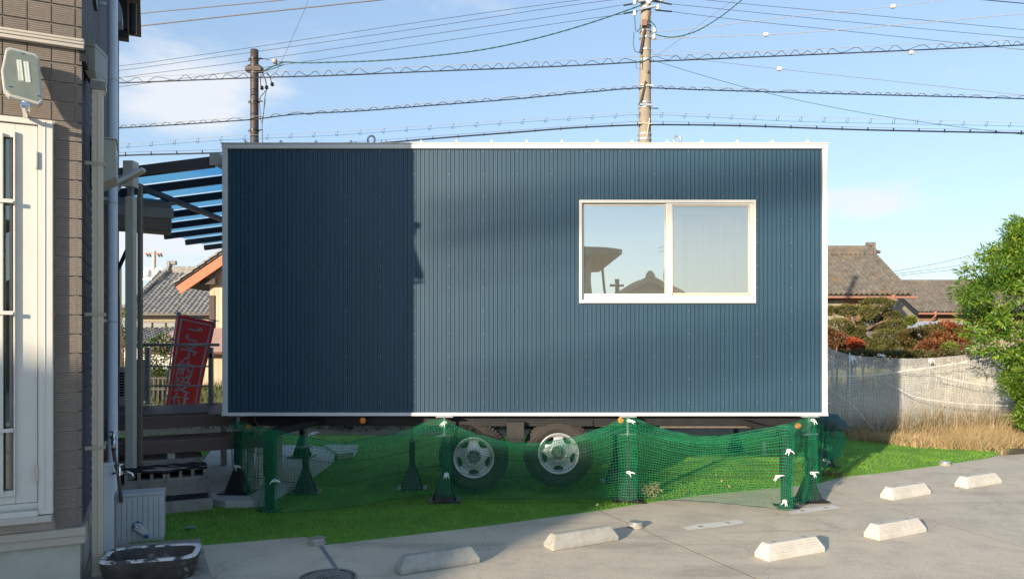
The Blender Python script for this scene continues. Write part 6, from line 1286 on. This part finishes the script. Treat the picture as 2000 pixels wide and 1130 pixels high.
# local y runs along the light, local x to the right; the right wall lies on the shade line
hB = 1.42 + (24 - 3.5) * math.tan(EL) + .0
hB = 1.41 + ((HC - ref + dB * 24).dot(dB)) * math.tan(EL)
MB().box(-14, -.5, -6, -.5, 0, hB - .35).build('wall', M_plaster, NB)
MB().prism([(-14.5, 0, hB), (-14.5, -3.5, hB + .9), (-14.5, -7, hB), (-14.5, -7, hB - .2), (-14.5, 0, hB - .2)], (14.5, 0, 0)).build('roof', M_bronze, NB)
for k in range(4): w_ = MB().box(-12.5 + k * 3.2, -11 + k * 3.2, -.5, -.42, 3.6, 5).build('window', M_cream, NB); MB().box(-12.4 + k * 3.2, -11.1 + k * 3.2, -.419, -.41, 3.7, 4.9).build('pane', mat('blue_pane', (.1, .14, .16), .1), w_)
MR = thing('mirrored_house', 'dark eaved house standing behind the camera, seen reflected in the window', 'house', (-3.9, -20.1, -.504)); MR.scale = (1.3, 1.3, 1.3)
dk = mat('dark_wall', (.30, .245, .19), .8, .1, 3)
MB().box(-4, 5.9, -6, 0, 0, 4.45).build('wall', dk, MR)
MB().prism([(-5, .9, 4.5), (6.9, .9, 4.5), (6.9, .9, 4.65), (5.4, .9, 4.78), (-5, .9, 4.85)], (0, -7.4, 0)).build('roof', mat('dark_roof', (.16, .14, .12), .7), MR)
MB().tube([(6.2, .2, 4.4), (6.4, .2, 2.8), (6.9, .2, .3)], .05, 6).build('downpipe', M_cable, MR)
GH = thing('gabled_house', 'small gabled house behind the camera reflected low in the left window pane', 'house', (5.4, -14, 0))
MB().prism([(-2.2, 0, 0), (2.2, 0, 0), (2.2, 0, 2.6), (0, 0, 3.7), (-2.2, 0, 2.6)], (0, -5, 0)).build('wall', mat('mirror_wall', (.3, .26, .21), .8), GH)
MB().prism([(-2.5, .3, 2.45), (0, .3, 3.75), (2.5, .3, 2.45), (2.5, .3, 2.65), (0, .3, 3.98), (-2.5, .3, 2.65)], (0, -5.6, 0)).build('roof', dk, GH); MB().lathe([(.18, 3.9), (.18, 4.0), (.06, 4.15)], 12, (0, .2, 0)).build('ridge_end', dk, GH)
MB().tube([(.5, .1, 3.8), (.62, .1, 5.2)], .02, 6).tube([(.3, .1, 5.0), (.95, .1, 5.15)], .015, 4).tube([(.35, .1, 4.85), (.85, .1, 4.95)], .015, 4).build('antenna', M_zinc, GH)
RP_ = thing('utility_pole', 'brown service pole behind the camera reflected in the window', 'utility pole', (3.9, -12.6, 0)); MB().lathe([(.09, 0), (.08, 3.75)], 12).box(-.26, .26, -.05, .05, 3.5, 3.58).build('shaft', M_polebr, RP_)
# unseen bundles added high behind the camera to shade soft bands onto the trailer
for i, (xa, ya, xb_, yb_, w_) in enumerate([(830, 440, 1600, 345, .10), (830, 520, 1600, 380, .05), (900, 775, 1600, 660, .07)]):
    Lb_ = 60 + 6 * i; e0 = W(xa, ya, 7.5) - TR * Lb_; e1 = W(xb_, yb_, 7.5) - TR * Lb_; dd_ = e1 - e0; a_ = e0 - dd_ * .0; b2 = e1 + dd_ * 1.2
    o = thing('shade_cable', 'unseen cable bundle added behind the camera to shade the trailer, %s' % ('highest', 'middle', 'lowest')[i], 'cable', a_); MB().tube([Vector((0, 0, 0)), (b2 - a_) * .5, b2 - a_], w_, 8).build('bundle', M_cable, o)
